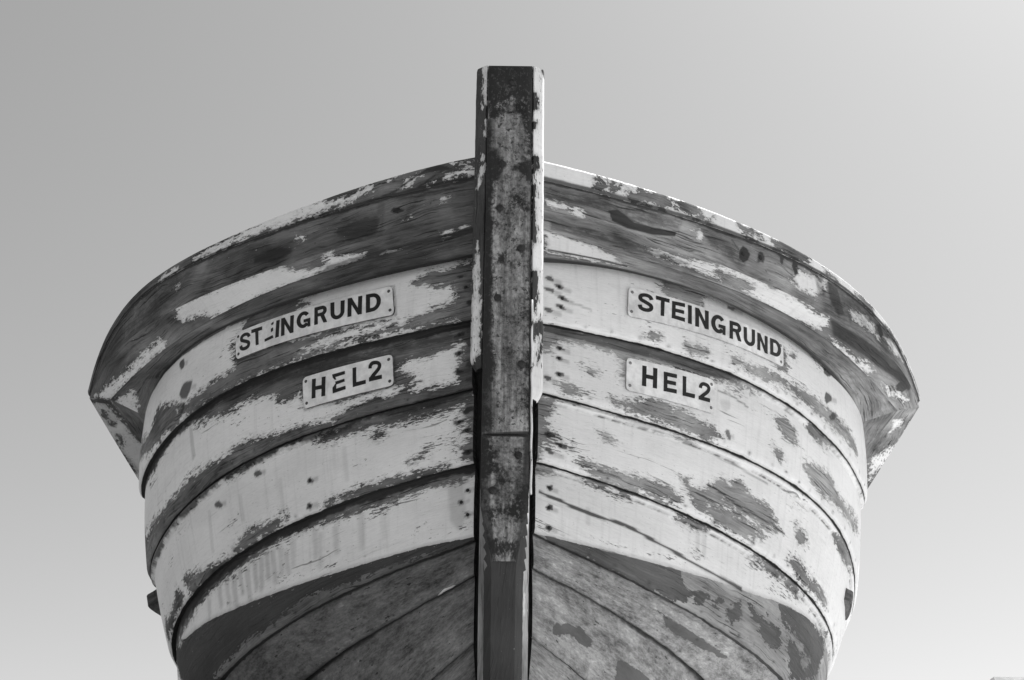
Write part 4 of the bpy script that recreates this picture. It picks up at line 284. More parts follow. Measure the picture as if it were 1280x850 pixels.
def bottom_paint(name, tone=.17, dark=.06):
    """old antifouling: blotched grey coat, dark patches, scuffs and pits"""
    m = bpy.data.materials.new(name); N = Nodes(m)
    v = N.attr('flat', True)
    a = N.noise(N.scale(v, (8, 12, 1)), 1, 9, .7, .3)
    b = N.noise(N.scale(v, (48, 66, 1), (2, 2, 0)), 1, 7, .7, .2)
    g = N.noise(N.scale(v, (9, 150, 1), (5, 2, 0)), 1, 5, .65)
    f = N.noise(N.scale(v, (150, 230, 1), (1, 2, 0)), 1, 3, .6)
    base = N.math('MULTIPLY', tone, N.math('ADD', N.math('ADD', N.step(a, .3, .7, .50, 1.25), N.step(b, .35, .7, -.26, .22)), N.math('ADD', N.step(g, .35, .7, -.10, .10), N.step(f, .35, .65, -.1, .12))))
    scr = N.step(N.noise(N.scale(v, (16, 170, 1), (3, 8, 0)), 1, 6, .7), .62, .70)
    base = N.math('MULTIPLY', base, N.mix(scr, 1.0, 1.45))
    pits = N.step(N.noise(N.scale(v, (38, 70, 1), (9, 1, 0)), 1, 5, .6), .645, .68)
    base = N.math('MULTIPLY', base, N.mix(pits, 1.0, .25))
    pale = N.step(N.math('MULTIPLY_ADD', a, .5, N.math('MULTIPLY', b, .5)), .58, .64)
    base = N.math('MULTIPLY', base, N.mix(pale, 1.0, 1.35))
    rag = N.math('MULTIPLY', N.math('SUBTRACT', N.noise(N.scale(v, (30, 50, 1), (2, 5, 0)), 1, 7, .72), .5), .034)
    dm = N.step(N.math('ADD', N.attr('dark'), rag), -.0008, .0008)
    wm = N.step(N.math('ADD', N.attr('cover'), N.math('MULTIPLY', rag, .5)), -.0008, .0008)
    c = N.mix(dm, base, N.math('MULTIPLY', dark, N.step(a, .3, .7, .75, 1.3)))
    c = N.mix(wm, c, .7)
    st = N.math('MULTIPLY', N.attr('stain'), N.step(b, .2, .6, .6, 1.1), clamp=True)
    c = N.mix(st, c, N.math('MULTIPLY_ADD', c, .1, .018))
    N.put(N.bsdf.inputs['Base Color'], N.grey(c)); N.bsdf.inputs['Roughness'].default_value = .7
    N.bsdf.inputs['Specular IOR Level'].default_value = .3
    N.bump(N.math('ADD', N.math('ADD', b, N.math('MULTIPLY', dm, .5)), N.math('MULTIPLY', f, .4)), .0016, .9)
    return m

def iron_mat(name):
    m = bpy.data.materials.new(name); N = Nodes(m)
    v = N.attr('flat', True)
    a = N.noise(N.scale(v, (16, 16, 1)), 1, 7, .7, .5)
    b = N.noise(N.scale(v, (120, 150, 1), (3, 1, 0)), 1, 5, .7)
    g = N.noise(N.scale(v, (8, 90, 1), (3, 1, 0)), 1, 4, .6)
    rag = N.math('MULTIPLY_ADD', N.math('SUBTRACT', a, .5), .045, N.math('MULTIPLY', N.math('SUBTRACT', b, .5), .035))
    cov = N.step(N.math('ADD', N.attr('cover'), rag), -.007, .009)
    streak = N.noise(N.scale(v, (3.5, 70, 1), (2, 8, 0)), 1, 5, .6)
    coat = N.math('MULTIPLY', N.math('MULTIPLY', .25, N.step(streak, .32, .66, .50, 1.25)), N.math('ADD', N.step(a, .3, .7, .40, 1.45), N.math('ADD', N.step(b, .34, .66, -.42, .24), N.step(g, .3, .7, -.1, .1))))
    pits = N.step(N.noise(N.scale(v, (85, 85, 1), (9, 9, 0)), 1, 5, .65), .57, .64)
    coat = N.mix(pits, coat, .05)
    rust = N.math('ADD', .026, N.step(b, .52, .70, 0, .20))
    rust = N.math('MULTIPLY', rust, N.step(a, .3, .7, .6, 1.3))
    c = N.mix(cov, rust, coat)
    c = N.mix(N.attr('stain'), c, .024)
    N.put(N.bsdf.inputs['Base Color'], N.grey(c)); N.bsdf.inputs['Roughness'].default_value = .75
    N.bsdf.inputs['Specular IOR Level'].default_value = .3
    N.bump(N.math('ADD', b, N.math('MULTIPLY', cov, .6)), .0016, 1.0)
    return m

def flat_mat(name, col, rough=.6, var=.15, scale=60, metal=0.0, bump=.0006):
    m = bpy.data.materials.new(name); N = Nodes(m)
    tc = N.new('ShaderNodeTexCoord').outputs['Object']
    a = N.noise(tc, scale, 5, .6); b = N.noise(tc, scale*.2, 4, .6)
    c = N.math('MULTIPLY', col, N.math('ADD', N.step(a, .3, .7, 1-var, 1+var*.5), N.step(b, .3, .7, -var, var*.5)))
    N.put(N.bsdf.inputs['Base Color'], N.grey(c)); N.bsdf.inputs['Roughness'].default_value = rough
    N.bsdf.inputs['Metallic'].default_value = metal
    N.bsdf.inputs['Specular IOR Level'].default_value = .35
    if bump: N.bump(a, bump, .8)
    return m

# =============================================================== mesh helpers
def link(name, me, parent=None):
    o = bpy.data.objects.new(name, me); COL.objects.link(o)
    if parent is not None: o.parent = parent
    return o
def raw_mesh(name, V, F, mats, smooth=True, attrs=None, midx=None):
    me = bpy.data.meshes.new(name)
    me.from_pydata([tuple(p) for p in V], [], F)
    for m in mats: me.materials.append(m)
    if midx is not None: me.polygons.foreach_set('material_index', midx)
    me.polygons.foreach_set('use_smooth', [smooth]*len(me.polygons))
    for k, a in (attrs or {}).items():
        a = np.asarray(a, np.float32)
        at = me.attributes.new(k, 'FLOAT_VECTOR' if a.ndim == 2 else 'FLOAT', 'POINT')
        at.data.foreach_set('vector' if a.ndim == 2 else 'value', a.ravel())
    me.update()
    return me
def grid_faces(n, m, off=0, flip=False):
    i, j = np.meshgrid(np.arange(n-1), np.arange(m-1), indexing='ij')
    a = (i*m+j+off).ravel(); q = np.stack([a, a+1, a+m+1, a+m], 1)
    if flip: q = q[:, ::-1]
    return q.tolist()
def poly_sd(S, T, pts):
    """signed distance (positive inside) of flat points to a polygon"""
    p = np.asarray(pts, float); x = S.ravel(); y = T.ravel()
    out = np.full(x.shape, -.06)
    pad = .06
    sel = (x > p[:, 0].min()-pad) & (x < p[:, 0].max()+pad) & (y > p[:, 1].min()-pad) & (y < p[:, 1].max()+pad)
    if not sel.any(): return out.reshape(S.shape)
    X = x[sel][:, None]; Y = y[sel][:, None]
    ax, ay = p[:, 0], p[:, 1]; bx, by = np.roll(ax, -1), np.roll(ay, -1)
    dx, dy = bx-ax, by-ay; L2 = np.maximum(dx*dx+dy*dy, 1e-12)
    t = np.clip(((X-ax)*dx+(Y-ay)*dy)/L2, 0, 1)
    d = np.sqrt(((X-ax-t*dx)**2+(Y-ay-t*dy)**2).min(1))
    cr = ((ay > Y) != (by > Y)) & (X < dx*(Y-ay)/np.where(np.abs(dy) < 1e-12, 1e-12, dy)+ax)
    ins = (cr.sum(1) % 2) == 1
    out[sel] = np.where(ins, d, -d)
    return np.clip(out, -.06, .06).reshape(S.shape)
def wear(key, b, default):
    """the coats and stains of a board, from the worn patches listed for it"""
    S, T = np.meshgrid(b.s, b.t, indexing='ij')
    cover = np.full(S.shape, .06 if default == 'W' else -.06); dark = np.full(S.shape, -.06); stain = np.zeros(S.shape); rag = np.ones(S.shape)
    for k, pts in PATCH[key[0]].get(key[1:], []):
        sd = poly_sd(S, T, pts)
        if k == 'W': cover = np.maximum(cover, sd); 
        elif k == 'B': cover = np.minimum(cover, -sd); dark = np.minimum(dark, -sd)
        elif k == 'D': dark = np.maximum(dark, sd); cover = np.minimum(cover, -sd)
        elif k == 'H': rag = np.minimum(rag, np.where(sd > 0, .12, 1.0))
        else:
            f = np.clip(sd/k[2]+1.0, 0, 1) if k[2] > 0 else (sd > 0)*1.
            stain = np.maximum(stain, k[1]*f*f*(3-2*f))
    for pl in PLATES:
        if pl['side']+pl['band'] == key:
            sd = poly_sd(S, T, pl['c'])
            stain = np.maximum(stain, (.75 if key[0] == 'L' else .15)*np.clip(1-np.abs(sd+.0018)/.0042, 0, 1))
    return S, T, cover, dark, stain, rag
SEED = [0]
def board(name, side, kind, mat, parent, default, n=420, m=40, arun=(), vmin=0.0, lip=0.0, top_dirt=(0, 0), low_dirt=(0, 0), edge_dirt=.8, mirror_aft=False, amp=.0, dark0=None, rivets=0, bead=0, wavy=0, chipped=0):
    """one board: its face, plus a lip of real thickness along its lower (and upper) edge and at its end"""
    b = sample(side, kind, n, m, arun, vmin)
    SEED[0] += 1
    S, T, cover, dark, stain, rag = wear(side+kind, b, default)
    if dark0 is not None: dark = np.maximum(dark, dark0)
    W = b.width
    wv = 1.0+wob(b.s, SEED[0]+50, .55)[:, None]; tt = T
    if top_dirt[1]: stain = np.maximum(stain, top_dirt[1]*np.clip((top_dirt[0]*np.clip(wv, .25, 2)-tt)/(.5*top_dirt[0])+.5, 0, 1))  # shade below the overlapping edge is painted in with the dirt
    if low_dirt[1]: stain = np.maximum(stain, low_dirt[1]*np.clip((low_dirt[0]-(W-tt))/(.6*low_dirt[0])+.5, 0, 1))
    if rivets:
        rr = random.Random(SEED[0]*13+5); x = .05
        while x < b.s[-1]-.05:
            x += rr.uniform(.055, .10); y = W-rr.uniform(.010, .017); k = rr.uniform(.5, 1.0)*rivets
            q = ((S-x)/rr.uniform(.0032, .0065))**2+((T-y)/rr.uniform(.0026, .0042))**2
            stain = np.maximum(stain, k*np.exp(-q*.8))
            if kind in ('s5', 's6', 's7') and rr.random() < .8:
                q = ((S-x-rr.uniform(-.02, .02))/.005)**2+((T-rr.uniform(.2, .8)*W)/.004)**2
                stain = np.maximum(stain, .8*np.exp(-q*.8))
    P = b.P.copy()
    if amp: P += b.N*(wob(b.s, SEED[0], amp)[:, None, None]*np.linspace(.3, 1, m)[None, :, None])
    if bead:
        bw = bead*(1+.15*wob(b.s, SEED[0]+9, 1.0))[:, None]
        prof = np.sqrt(np.clip(1-((T-bw*.5)/(bw*.5))**2, 0, 1))*np.clip((2.0-S)/.2, 0, 1)
        P += b.N*(prof*.011)[..., None]
        ln = np.exp(-((T-bw-.001)/.0016)**2)
        stain = np.maximum(stain, .95*ln*np.clip(.75+.5*wob(b.s, SEED[0]+21, 1.0), .1, 1)[:, None])
    if wavy:
        up = norm(b.P[:, :1]-b.P[:, -1:])
        ww = wob(b.s, SEED[0]+31, wavy)+wob(b.s*3.7, SEED[0]+77, wavy*.5)
        P += up*ww[:, None, None]*(np.clip((np.linspace(vmin, 1, m)-.6)/.4, 0, 1)**2)[None, :, None]
    if chipped:
        cn = np.clip(wob(b.s*2.3, SEED[0]+3, 1.0)-.35, 0, 1.2)+.7*np.clip(wob(b.s*6, SEED[0]+4, 1.0)-.5, 0, 1)
        up = norm(b.P[:, :1]-b.P[:, -1:])
        P -= up*(cn*chipped)[:, None, None]*(np.clip(1-np.linspace(0, 1, m)/.5, 0, 1))[None, :, None]
    sg = -1 if side == 'L' else 1
    flip = sg > 0
    V = [P.reshape(-1, 3)]; F = grid_faces(P.shape[0], m, 0, flip)
    flat = [np.stack([S, T, np.full(S.shape, SEED[0]*3.7)], -1).reshape(-1, 3)]
    C, Dk, G, Rg = [cover.ravel()], [dark.ravel()], [stain.ravel()], [rag.ravel()]
    off = P.shape[0]*m
    if lip:
        for row, fl in ((m-1, flip), (0, not flip)):
            q = [P[:, row]-b.N[:, row]*lip*x for x in (0, .5, 1)]
            Q = np.stack(q, 1); V.append(Q.reshape(-1, 3)); F += grid_faces(Q.shape[0], 3, off, fl); off += Q.shape[0]*3
            tv = T[:, row][:, None]+np.array([0, .5, 1])*lip
            flat.append(np.stack([np.repeat(S[:, row][:, None], 3, 1), tv, np.full(tv.shape, SEED[0]*3.7)], -1).reshape(-1, 3))
            C.append(np.repeat(np.minimum(cover[:, row], -.02 if edge_dirt > .5 else .0), 3)); Dk.append(np.repeat(dark[:, row], 3)); G.append(np.full(Q.shape[0]*3, edge_dirt)); Rg.append(np.full(Q.shape[0]*3, 1.))
        for col, fl in ((0, flip), (P.shape[0]-1, not flip)):
            Q = np.stack([P[col]-b.N[col]*lip*x for x in (1, 0)], 0)
            V.append(Q.reshape(-1, 3)); F += grid_faces(2, m, off, fl); off += 2*m
            fl_ = np.stack([S[col], T[col], np.full(m, SEED[0]*3.7)], -1); flat += [fl_, fl_]
            C += [np.full(2*m, -.06)]; Dk += [np.repeat(dark[col][None], 2, 0).ravel()]; G += [np.full(2*m, .6)]; Rg += [np.full(2*m, 1.)]
    V = np.concatenate(V); A = dict(flat=np.concatenate(flat), cover=np.concatenate(C), dark=np.concatenate(Dk), stain=np.concatenate(G), ragged=np.concatenate(Rg))
    if mirror_aft:                      # the other end of the double-ended boat carries the same strake
        V2 = V.copy(); V2[:, 1] = 2*YMID-V2[:, 1]
        nv = len(V); F = F+[[nv+i for i in reversed(f)] for f in F]
        V = np.concatenate([V, V2])
        for k in A: A[k] = np.concatenate([A[k], A[k]])
        A['flat'][nv:, 2] += 1.9
    me = raw_mesh(name, V, F, [mat], True, A)
    o = link(name, me, parent)
    return o, b
def loft(name, rings, mat, parent, smooth=False, caps=True, attrs=None):
    """closed tube through equal rings of points"""
    R = np.asarray(rings, float); n, m = R.shape[:2]
    F = []
    for i in range(n-1):
        for j in range(m):
            F.append([i*m+j, i*m+(j+1) % m, (i+1)*m+(j+1) % m, (i+1)*m+j])
    if caps: F += [list(range(m))[::-1], [(n-1)*m+j for j in range(m)]]
    me = raw_mesh(name, R.reshape(-1, 3), F, [mat], smooth, attrs)
    return link(name, me, parent)
def dome(name, p, nrm, r, h, mat, parent, seg=12):
    nrm = nrm/np.linalg.norm(nrm); a = np.cross(nrm, [0, 0, 1.]); a /= np.linalg.norm(a); b_ = np.cross(nrm, a)
    V = []; F = []
    rings = ((1.0, -.002/h), (1.0, .25), (.85, .65), (.5, .92))
    for k, (q, z) in enumerate(rings):
        for i in range(seg):
            an = 2*math.pi*i/seg; V.append(p+r*q*(a*math.cos(an)+b_*math.sin(an))+nrm*h*z)
    V.append(p+nrm*h)
    for k in range(len(rings)-1):
        for i in range(seg): F.append([k*seg+i, k*seg+(i+1) % seg, (k+1)*seg+(i+1) % seg, (k+1)*seg+i])
    t = (len(rings)-1)*seg
    F += [[t+i, t+(i+1) % seg, len(V)-1] for i in range(seg)]
    return link(name, raw_mesh(name, V, F, [mat], True), parent)

# =============================================================== materials
M_TOP = {'L': worn_paint('flaking_white_over_damp_timber', wood=(.020, .27), edge=.024, chips=1.5),  # bare timber toned darker on the left boards than on the right
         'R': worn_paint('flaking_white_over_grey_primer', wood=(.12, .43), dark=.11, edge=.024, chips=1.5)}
M_RAIL = {'L': worn_paint('flaking_white_over_dark_rail_timber', wood=(.014, .25), edge=.020, chips=1.0),  # left rail timber toned darker than the right
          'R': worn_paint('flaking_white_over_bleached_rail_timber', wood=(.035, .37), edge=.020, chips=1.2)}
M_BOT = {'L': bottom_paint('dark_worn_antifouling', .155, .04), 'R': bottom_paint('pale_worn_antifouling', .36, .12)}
M_CHEEK = worn_paint('flaking_stem_paint', wood=(.02, .09), edge=.012, chips=.4)
M_STEMW = worn_paint('bare_stem_timber', wood=(.08, .36), edge=.006)
M_BEVEL = worn_paint('split_stem_timber', wood=(.11, .46), edge=.006)
M_IRON = iron_mat('rusty_stem_iron')
M_CAULK = flat_mat('tarred_caulk', .012, .9, .3, 90)
M_BOLT = flat_mat('rusty_bolt_head', .035, .7, .4, 400)
M_NAIL = flat_mat('rusty_nail', .03, .8, .4, 500)
M_PLATE = flat_mat('white_enamel_plate', .82, .45, .16, 45, bump=.0004)
M_EDGE = {'L': flat_mat('grimy_plate_edge', .2, .7, .5, 90), 'R': flat_mat('painted_plate_edge', .5, .6, .3, 90)}
M_LETTER = flat_mat('black_lettering', .011, .5, .35, 90, bump=0)
M_SCREW = {'L': flat_mat('rusty_plate_screw', .07, .5, .3, 600), 'R': flat_mat('painted_plate_screw', .22, .5, .4, 600)}

# =============================================================== the lifeboat
BOAT = bpy.data.objects.new('wooden_lifeboat', None); COL.objects.link(BOAT)
BOAT['label'] = 'old clinker-built wooden lifeboat with peeling white paint, seen bow on from below'
BOAT['category'] = 'boat'
ARUN = np.linspace(.06, YMID-1.05, 16)
BANDS = {}
for side in 'LR':
    for k in range(1, 8):
        low = k >= 5
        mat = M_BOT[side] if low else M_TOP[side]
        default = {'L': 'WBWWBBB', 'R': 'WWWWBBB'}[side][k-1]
        td = {'L': [(.008, 1.), (.018, 1.), (.016, 1.), (.021, 1.), (.008, .85), (.006, .95), (.007, .95)],  # seam dirt widened to stand in for lap shadow
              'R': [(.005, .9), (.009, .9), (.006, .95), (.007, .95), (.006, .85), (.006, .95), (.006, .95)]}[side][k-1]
        ld = {'L': [(.004, .5)]*7, 'R': [(.003, .4)]*7}[side][k-1]
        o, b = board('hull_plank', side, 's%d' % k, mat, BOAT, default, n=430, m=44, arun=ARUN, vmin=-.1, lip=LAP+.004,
                     top_dirt=td, low_dirt=ld, edge_dirt=1.0 if side == 'L' else .8, mirror_aft=True, amp=.0012, rivets=.95,  # lap undersides darkened for shade as well as dirt
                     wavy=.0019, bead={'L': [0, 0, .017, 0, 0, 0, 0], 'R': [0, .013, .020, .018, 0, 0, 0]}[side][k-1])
        BANDS[side+'s%d' % k] = b
    # rail: cap, outer face, lower face, soffit; bow piece and side piece
    for two in ('', '2'):
        nn = 380 if not two else 60
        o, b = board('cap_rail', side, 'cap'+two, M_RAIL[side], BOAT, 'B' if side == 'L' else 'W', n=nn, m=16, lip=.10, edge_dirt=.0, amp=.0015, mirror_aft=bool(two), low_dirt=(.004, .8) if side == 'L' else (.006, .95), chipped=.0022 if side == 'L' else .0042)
        BANDS[side+'cap'+two] = b
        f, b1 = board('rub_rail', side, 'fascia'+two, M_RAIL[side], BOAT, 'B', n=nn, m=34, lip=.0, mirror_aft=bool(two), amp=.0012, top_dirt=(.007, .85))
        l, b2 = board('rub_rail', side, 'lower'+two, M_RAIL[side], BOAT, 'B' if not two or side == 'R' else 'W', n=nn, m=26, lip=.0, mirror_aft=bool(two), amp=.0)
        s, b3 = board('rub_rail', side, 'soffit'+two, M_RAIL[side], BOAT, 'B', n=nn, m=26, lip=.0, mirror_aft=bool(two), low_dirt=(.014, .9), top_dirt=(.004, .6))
        BANDS[side+'fascia'+two] = b1
        bmo = [f, l, s]
        # one mesh for the whole rail timber
        V = []; F = []; off = 0; A = {k: [] for k in ('flat', 'cover', 'dark', 'stain', 'ragged')}
        for q in bmo:
            me = q.data; nv = len(me.vertices); co = np.empty(nv*3, np.float32); me.vertices.foreach_get('co', co); V.append(co.reshape(-1, 3))
            F += [[off+i for i in p.vertices] for p in me.polygons]; off += nv
            for k in A:
                at = me.attributes[k]
                buf = np.empty(nv*(3 if k == 'flat' else 1), np.float32); at.data.foreach_get('vector' if k == 'flat' else 'value', buf)
                A[k].append(buf.reshape(-1, 3) if k == 'flat' else buf)
            bpy.data.objects.remove(q); bpy.data.meshes.remove(me)
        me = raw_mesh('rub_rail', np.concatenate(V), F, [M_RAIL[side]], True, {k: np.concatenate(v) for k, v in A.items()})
        link('rub_rail', me, BOAT)

# stem post: a core with a rabbet shoulder, iron plates on its face, cheeks beside the head
zs = np.concatenate([np.linspace(2.132, 1.06, 20), np.linspace(1.05, .06, 40)])
rings = []
for z in zs:
    yf = float(rake(z))-.085
    hw = .026+.0275*float(np.clip((z-.87)/.17, 0, 1))
    sh = .10 if z < 1.80 else .07
    rings.append([(-hw, yf, z), (hw, yf, z), (.0535, yf+.051, z), (.0535, yf+.13, z), (sh, yf+.135, z), (sh, yf+.40, z), (-sh, yf+.40, z), (-sh, yf+.135, z), (-.0535, yf+.13, z), (-.0535, yf+.051, z)])
rings = np.array(rings)
nz, nr = rings.shape[:2]
A = dict(flat=np.stack([np.repeat(zs, nr), rings[:, :, 0].ravel()+rings[:, :, 1].ravel()*.3, np.full(nz*nr, 77.)], -1), cover=np.full(nz*nr, -.06), dark=np.full(nz*nr, .0125), stain=np.where(rings[:, :, 1].ravel() > np.repeat(rake(zs)-.085, nr)+.09, .6, .25), ragged=np.ones(nz*nr))
STEM = loft('stem_post', rings, M_STEMW, BOAT, attrs=A)
for side in 'LR':
    o, b = board('stem_bevel', side, 'bevel', M_BEVEL, STEM, 'B', n=200, m=10, lip=.004, edge_dirt=.2)
    o, b = board('stem_cheek', side, 'cheek', M_CHEEK, STEM, 'B' if side == 'L' else 'W', n=330, m=16, lip=.05, edge_dirt=.0, amp=.001)
# added white bead standing in for the sunlit arris down the right edge of the stem, below the cheek and beside it
rings = []
for z in np.linspace(1.50, 1.035, 40):
    yf = float(rake(z))-.085; x = .0575+.0006*math.sin(z*70)
    rings.append([(x+.0026*math.cos(a)*1.0, yf-.001+.0045*math.sin(a), z) for a in np.linspace(0, 2*math.pi, 11)[:-1]])
zz = np.repeat(np.linspace(1.50, 1.035, 40), 10)
loft('stem_moulding', rings, M_CHEEK, STEM, True, attrs=dict(flat=np.stack([zz, np.tile(np.arange(10)*.002, 40), np.full(400, 9.)], -1), cover=.03+.03*np.sin(zz*60), dark=np.full(400, -.06), stain=np.zeros(400), ragged=np.ones(400)))
for kind in ('iron', 'iron2'):
    o, b = board('stem_plate', 'L', kind, M_IRON, STEM, 'W', n=300 if kind == 'iron' else 120, m=30, lip=.008, edge_dirt=1.0, amp=.0005)
    BANDS['L'+kind] = b
# bolts in the stem plates
for kind, s, t in BOLTS:
    p, nn = locate(BANDS['L'+kind], np.array([s]), np.array([t]), np.array([0.0]))
    dome('bolt', p[0], nn[0], .0088, .004, M_BOLT, STEM)

# nails
for side, kind, s, t in NAILS:
    b = BANDS[side+kind]
    p, nn = locate(b, np.array([s]), np.array([t]), np.array([0.0]))
    dome('nail', p[0], nn[0], .0042 if kind != 'fascia' else .007, .0022, M_NAIL, BOAT, 10)

# ------------------------------------------------------------------ name and registration plates
def arc(cx, cy, rx, ry, a0, a1, n=14):
    return [(cx+rx*math.cos(math.radians(a0+(a1-a0)*i/n)), cy+ry*math.sin(math.radians(a0+(a1-a0)*i/n))) for i in range(n+1)]
def strip(o, i): return [[o[k], o[k+1], i[k+1], i[k]] for k in range(len(o)-1)]
def rect(x0, y0, x1, y1): return [[(x0+(x1-x0)*k/3, y0), (x0+(x1-x0)*(k+1)/3, y0), (x0+(x1-x0)*(k+1)/3, y1), (x0+(x1-x0)*k/3, y1)] for k in range(3)]
def pen(path, hx, hy):
    o, i = [], []
    for k in range(len(path)):
        a = path[max(k-1, 0)]; c = path[min(k+1, len(path)-1)]
        dx, dy = (c[0]-a[0])/hx, (c[1]-a[1])/hy; L = math.hypot(dx, dy)
        nx, ny = -dy/L, dx/L
        o.append((path[k][0]+nx*hx, path[k][1]+ny*hy)); i.append((path[k][0]-nx*hx, path[k][1]-ny*hy))
    return strip(o, i)
def smooth_path(p, n=4):
    out = []
    for k in range(len(p)-1):
        p0, p1, p2, p3 = p[max(k-1, 0)], p[k], p[k+1], p[min(k+2, len(p)-1)]
        for j in range(n):
            t = j/n
            out.append(tuple(.5*(2*p1[c]+(p2[c]-p0[c])*t+(2*p0[c]-5*p1[c]+4*p2[c]-p3[c])*t*t+(3*p1[c]-p0[c]-3*p2[c]+p3[c])*t**3) for c in (0, 1)))
    return out+[p[-1]]
TX, TY = .27, .20
S_PATH = smooth_path([(.88, .29), (.80, .16), (.62, .095), (.38, .095), (.19, .16), (.135, .28), (.2, .385), (.4, .455), (.62, .525), (.82, .61), (.87, .73), (.8, .845), (.62, .905), (.36, .905), (.18, .84), (.11, .69)])
TWO = smooth_path([(.12, .35), (.15, .21), (.3, .105), (.52, .09), (.75, .14), (.86, .27), (.80, .42), (.60, .58), (.36, .73), (.20, .85), (.15, .93)])
GLYPH = {
 'S': pen(S_PATH, .125, .095),
 'T': rect(0, 0, 1, TY)+rect(.5-TX/2, TY, .5+TX/2, 1),
 'E': rect(0, 0, TX, 1)+rect(TX, 0, 1, TY)+rect(TX, .405, .93, .405+TY*.95)+rect(TX, 1-TY, 1, 1),
 'I': rect(0, 0, 1, 1),
 'N': rect(0, 0, TX, 1)+rect(1-TX, 0, 1, 1)+[[(TX, 0), (TX, .36), (1-TX, 1), (1-TX, .64)]],
 'G': strip(arc(.5, .5, .5, .5, -38, -318, 26), arc(.5, .5, .5-TX, .5-TY, -38, -318, 26))+rect(.52, .50, 1, .50+TY*.9)+rect(1-TX*.72, .5, 1, 1),
 'R': rect(0, 0, TX, 1)+rect(TX, 0, .6, TY)+rect(TX, .57-TY*.9, .6, .57)+strip(arc(.6, .285, .38, .285, -90, 90), arc(.6, .285, .38-TX, .285-TY*.95, -90, 90))+[[(.48, .56), (.76, .52), (1, 1), (.73, 1)]],
 'U': rect(0, 0, TX, .62)+rect(1-TX, 0, 1, .62)+strip(arc(.5, .62, .5, .38, 0, 180), arc(.5, .62, .5-TX, .38-TY, 0, 180)),
 'D': rect(0, 0, TX, 1)+rect(TX, 0, .45, TY)+rect(TX, 1-TY, .45, 1)+strip(arc(.45, .5, .55, .5, -90, 90), arc(.45, .5, .55-TX, .5-TY, -90, 90)),
 'H': rect(0, 0, TX, 1)+rect(1-TX, 0, 1, 1)+rect(TX, .41, 1-TX, .41+TY*.95),
 'L': rect(0, 0, TX, 1)+rect(TX, 1-TY, 1, 1),
 '2': pen(TWO, .125, .095)+rect(.02, 1-TY, 1, 1),
 'e': [[(0, .86), (.9, .83), (.98, 1), (0, 1)], [(.70, .10), (.98, 0), (.98, .13), (.82, .20)], [(.72, .40), (.95, .36), (.95, .56), (.72, .60)]],
 'e2': [[(0, .02), (1, 0), (1, .17), (.06, .2)], [(.06, .2), (.24, .2), (.30, .33), (.2, .33)], [(.22, .44), (.95, .42), (.95, .57), (.3, .60)], [(.0, .72), (.3, .5), (.28, .84), (0, .84)], rect(0, .82, 1, 1)[0], rect(0, .82, 1, 1)[1], rect(0, .82, 1, 1)[2]],
}
LBL = {'Lname_plate': 'weathered name plate with a broken letter E', 'Rname_plate': 'name plate with all its letters whole',
       'Lregistration_plate': 'registration plate with a chipped letter E', 'Rregistration_plate': 'registration plate with clean letters'}
def bil(c, x, y):
    c = np.asarray(c); x = np.asarray(x)[..., None]; y = np.asarray(y)[..., None]
    return c[0]*(1-x)*(1-y)+c[1]*x*(1-y)+c[2]*x*y+c[3]*(1-x)*y
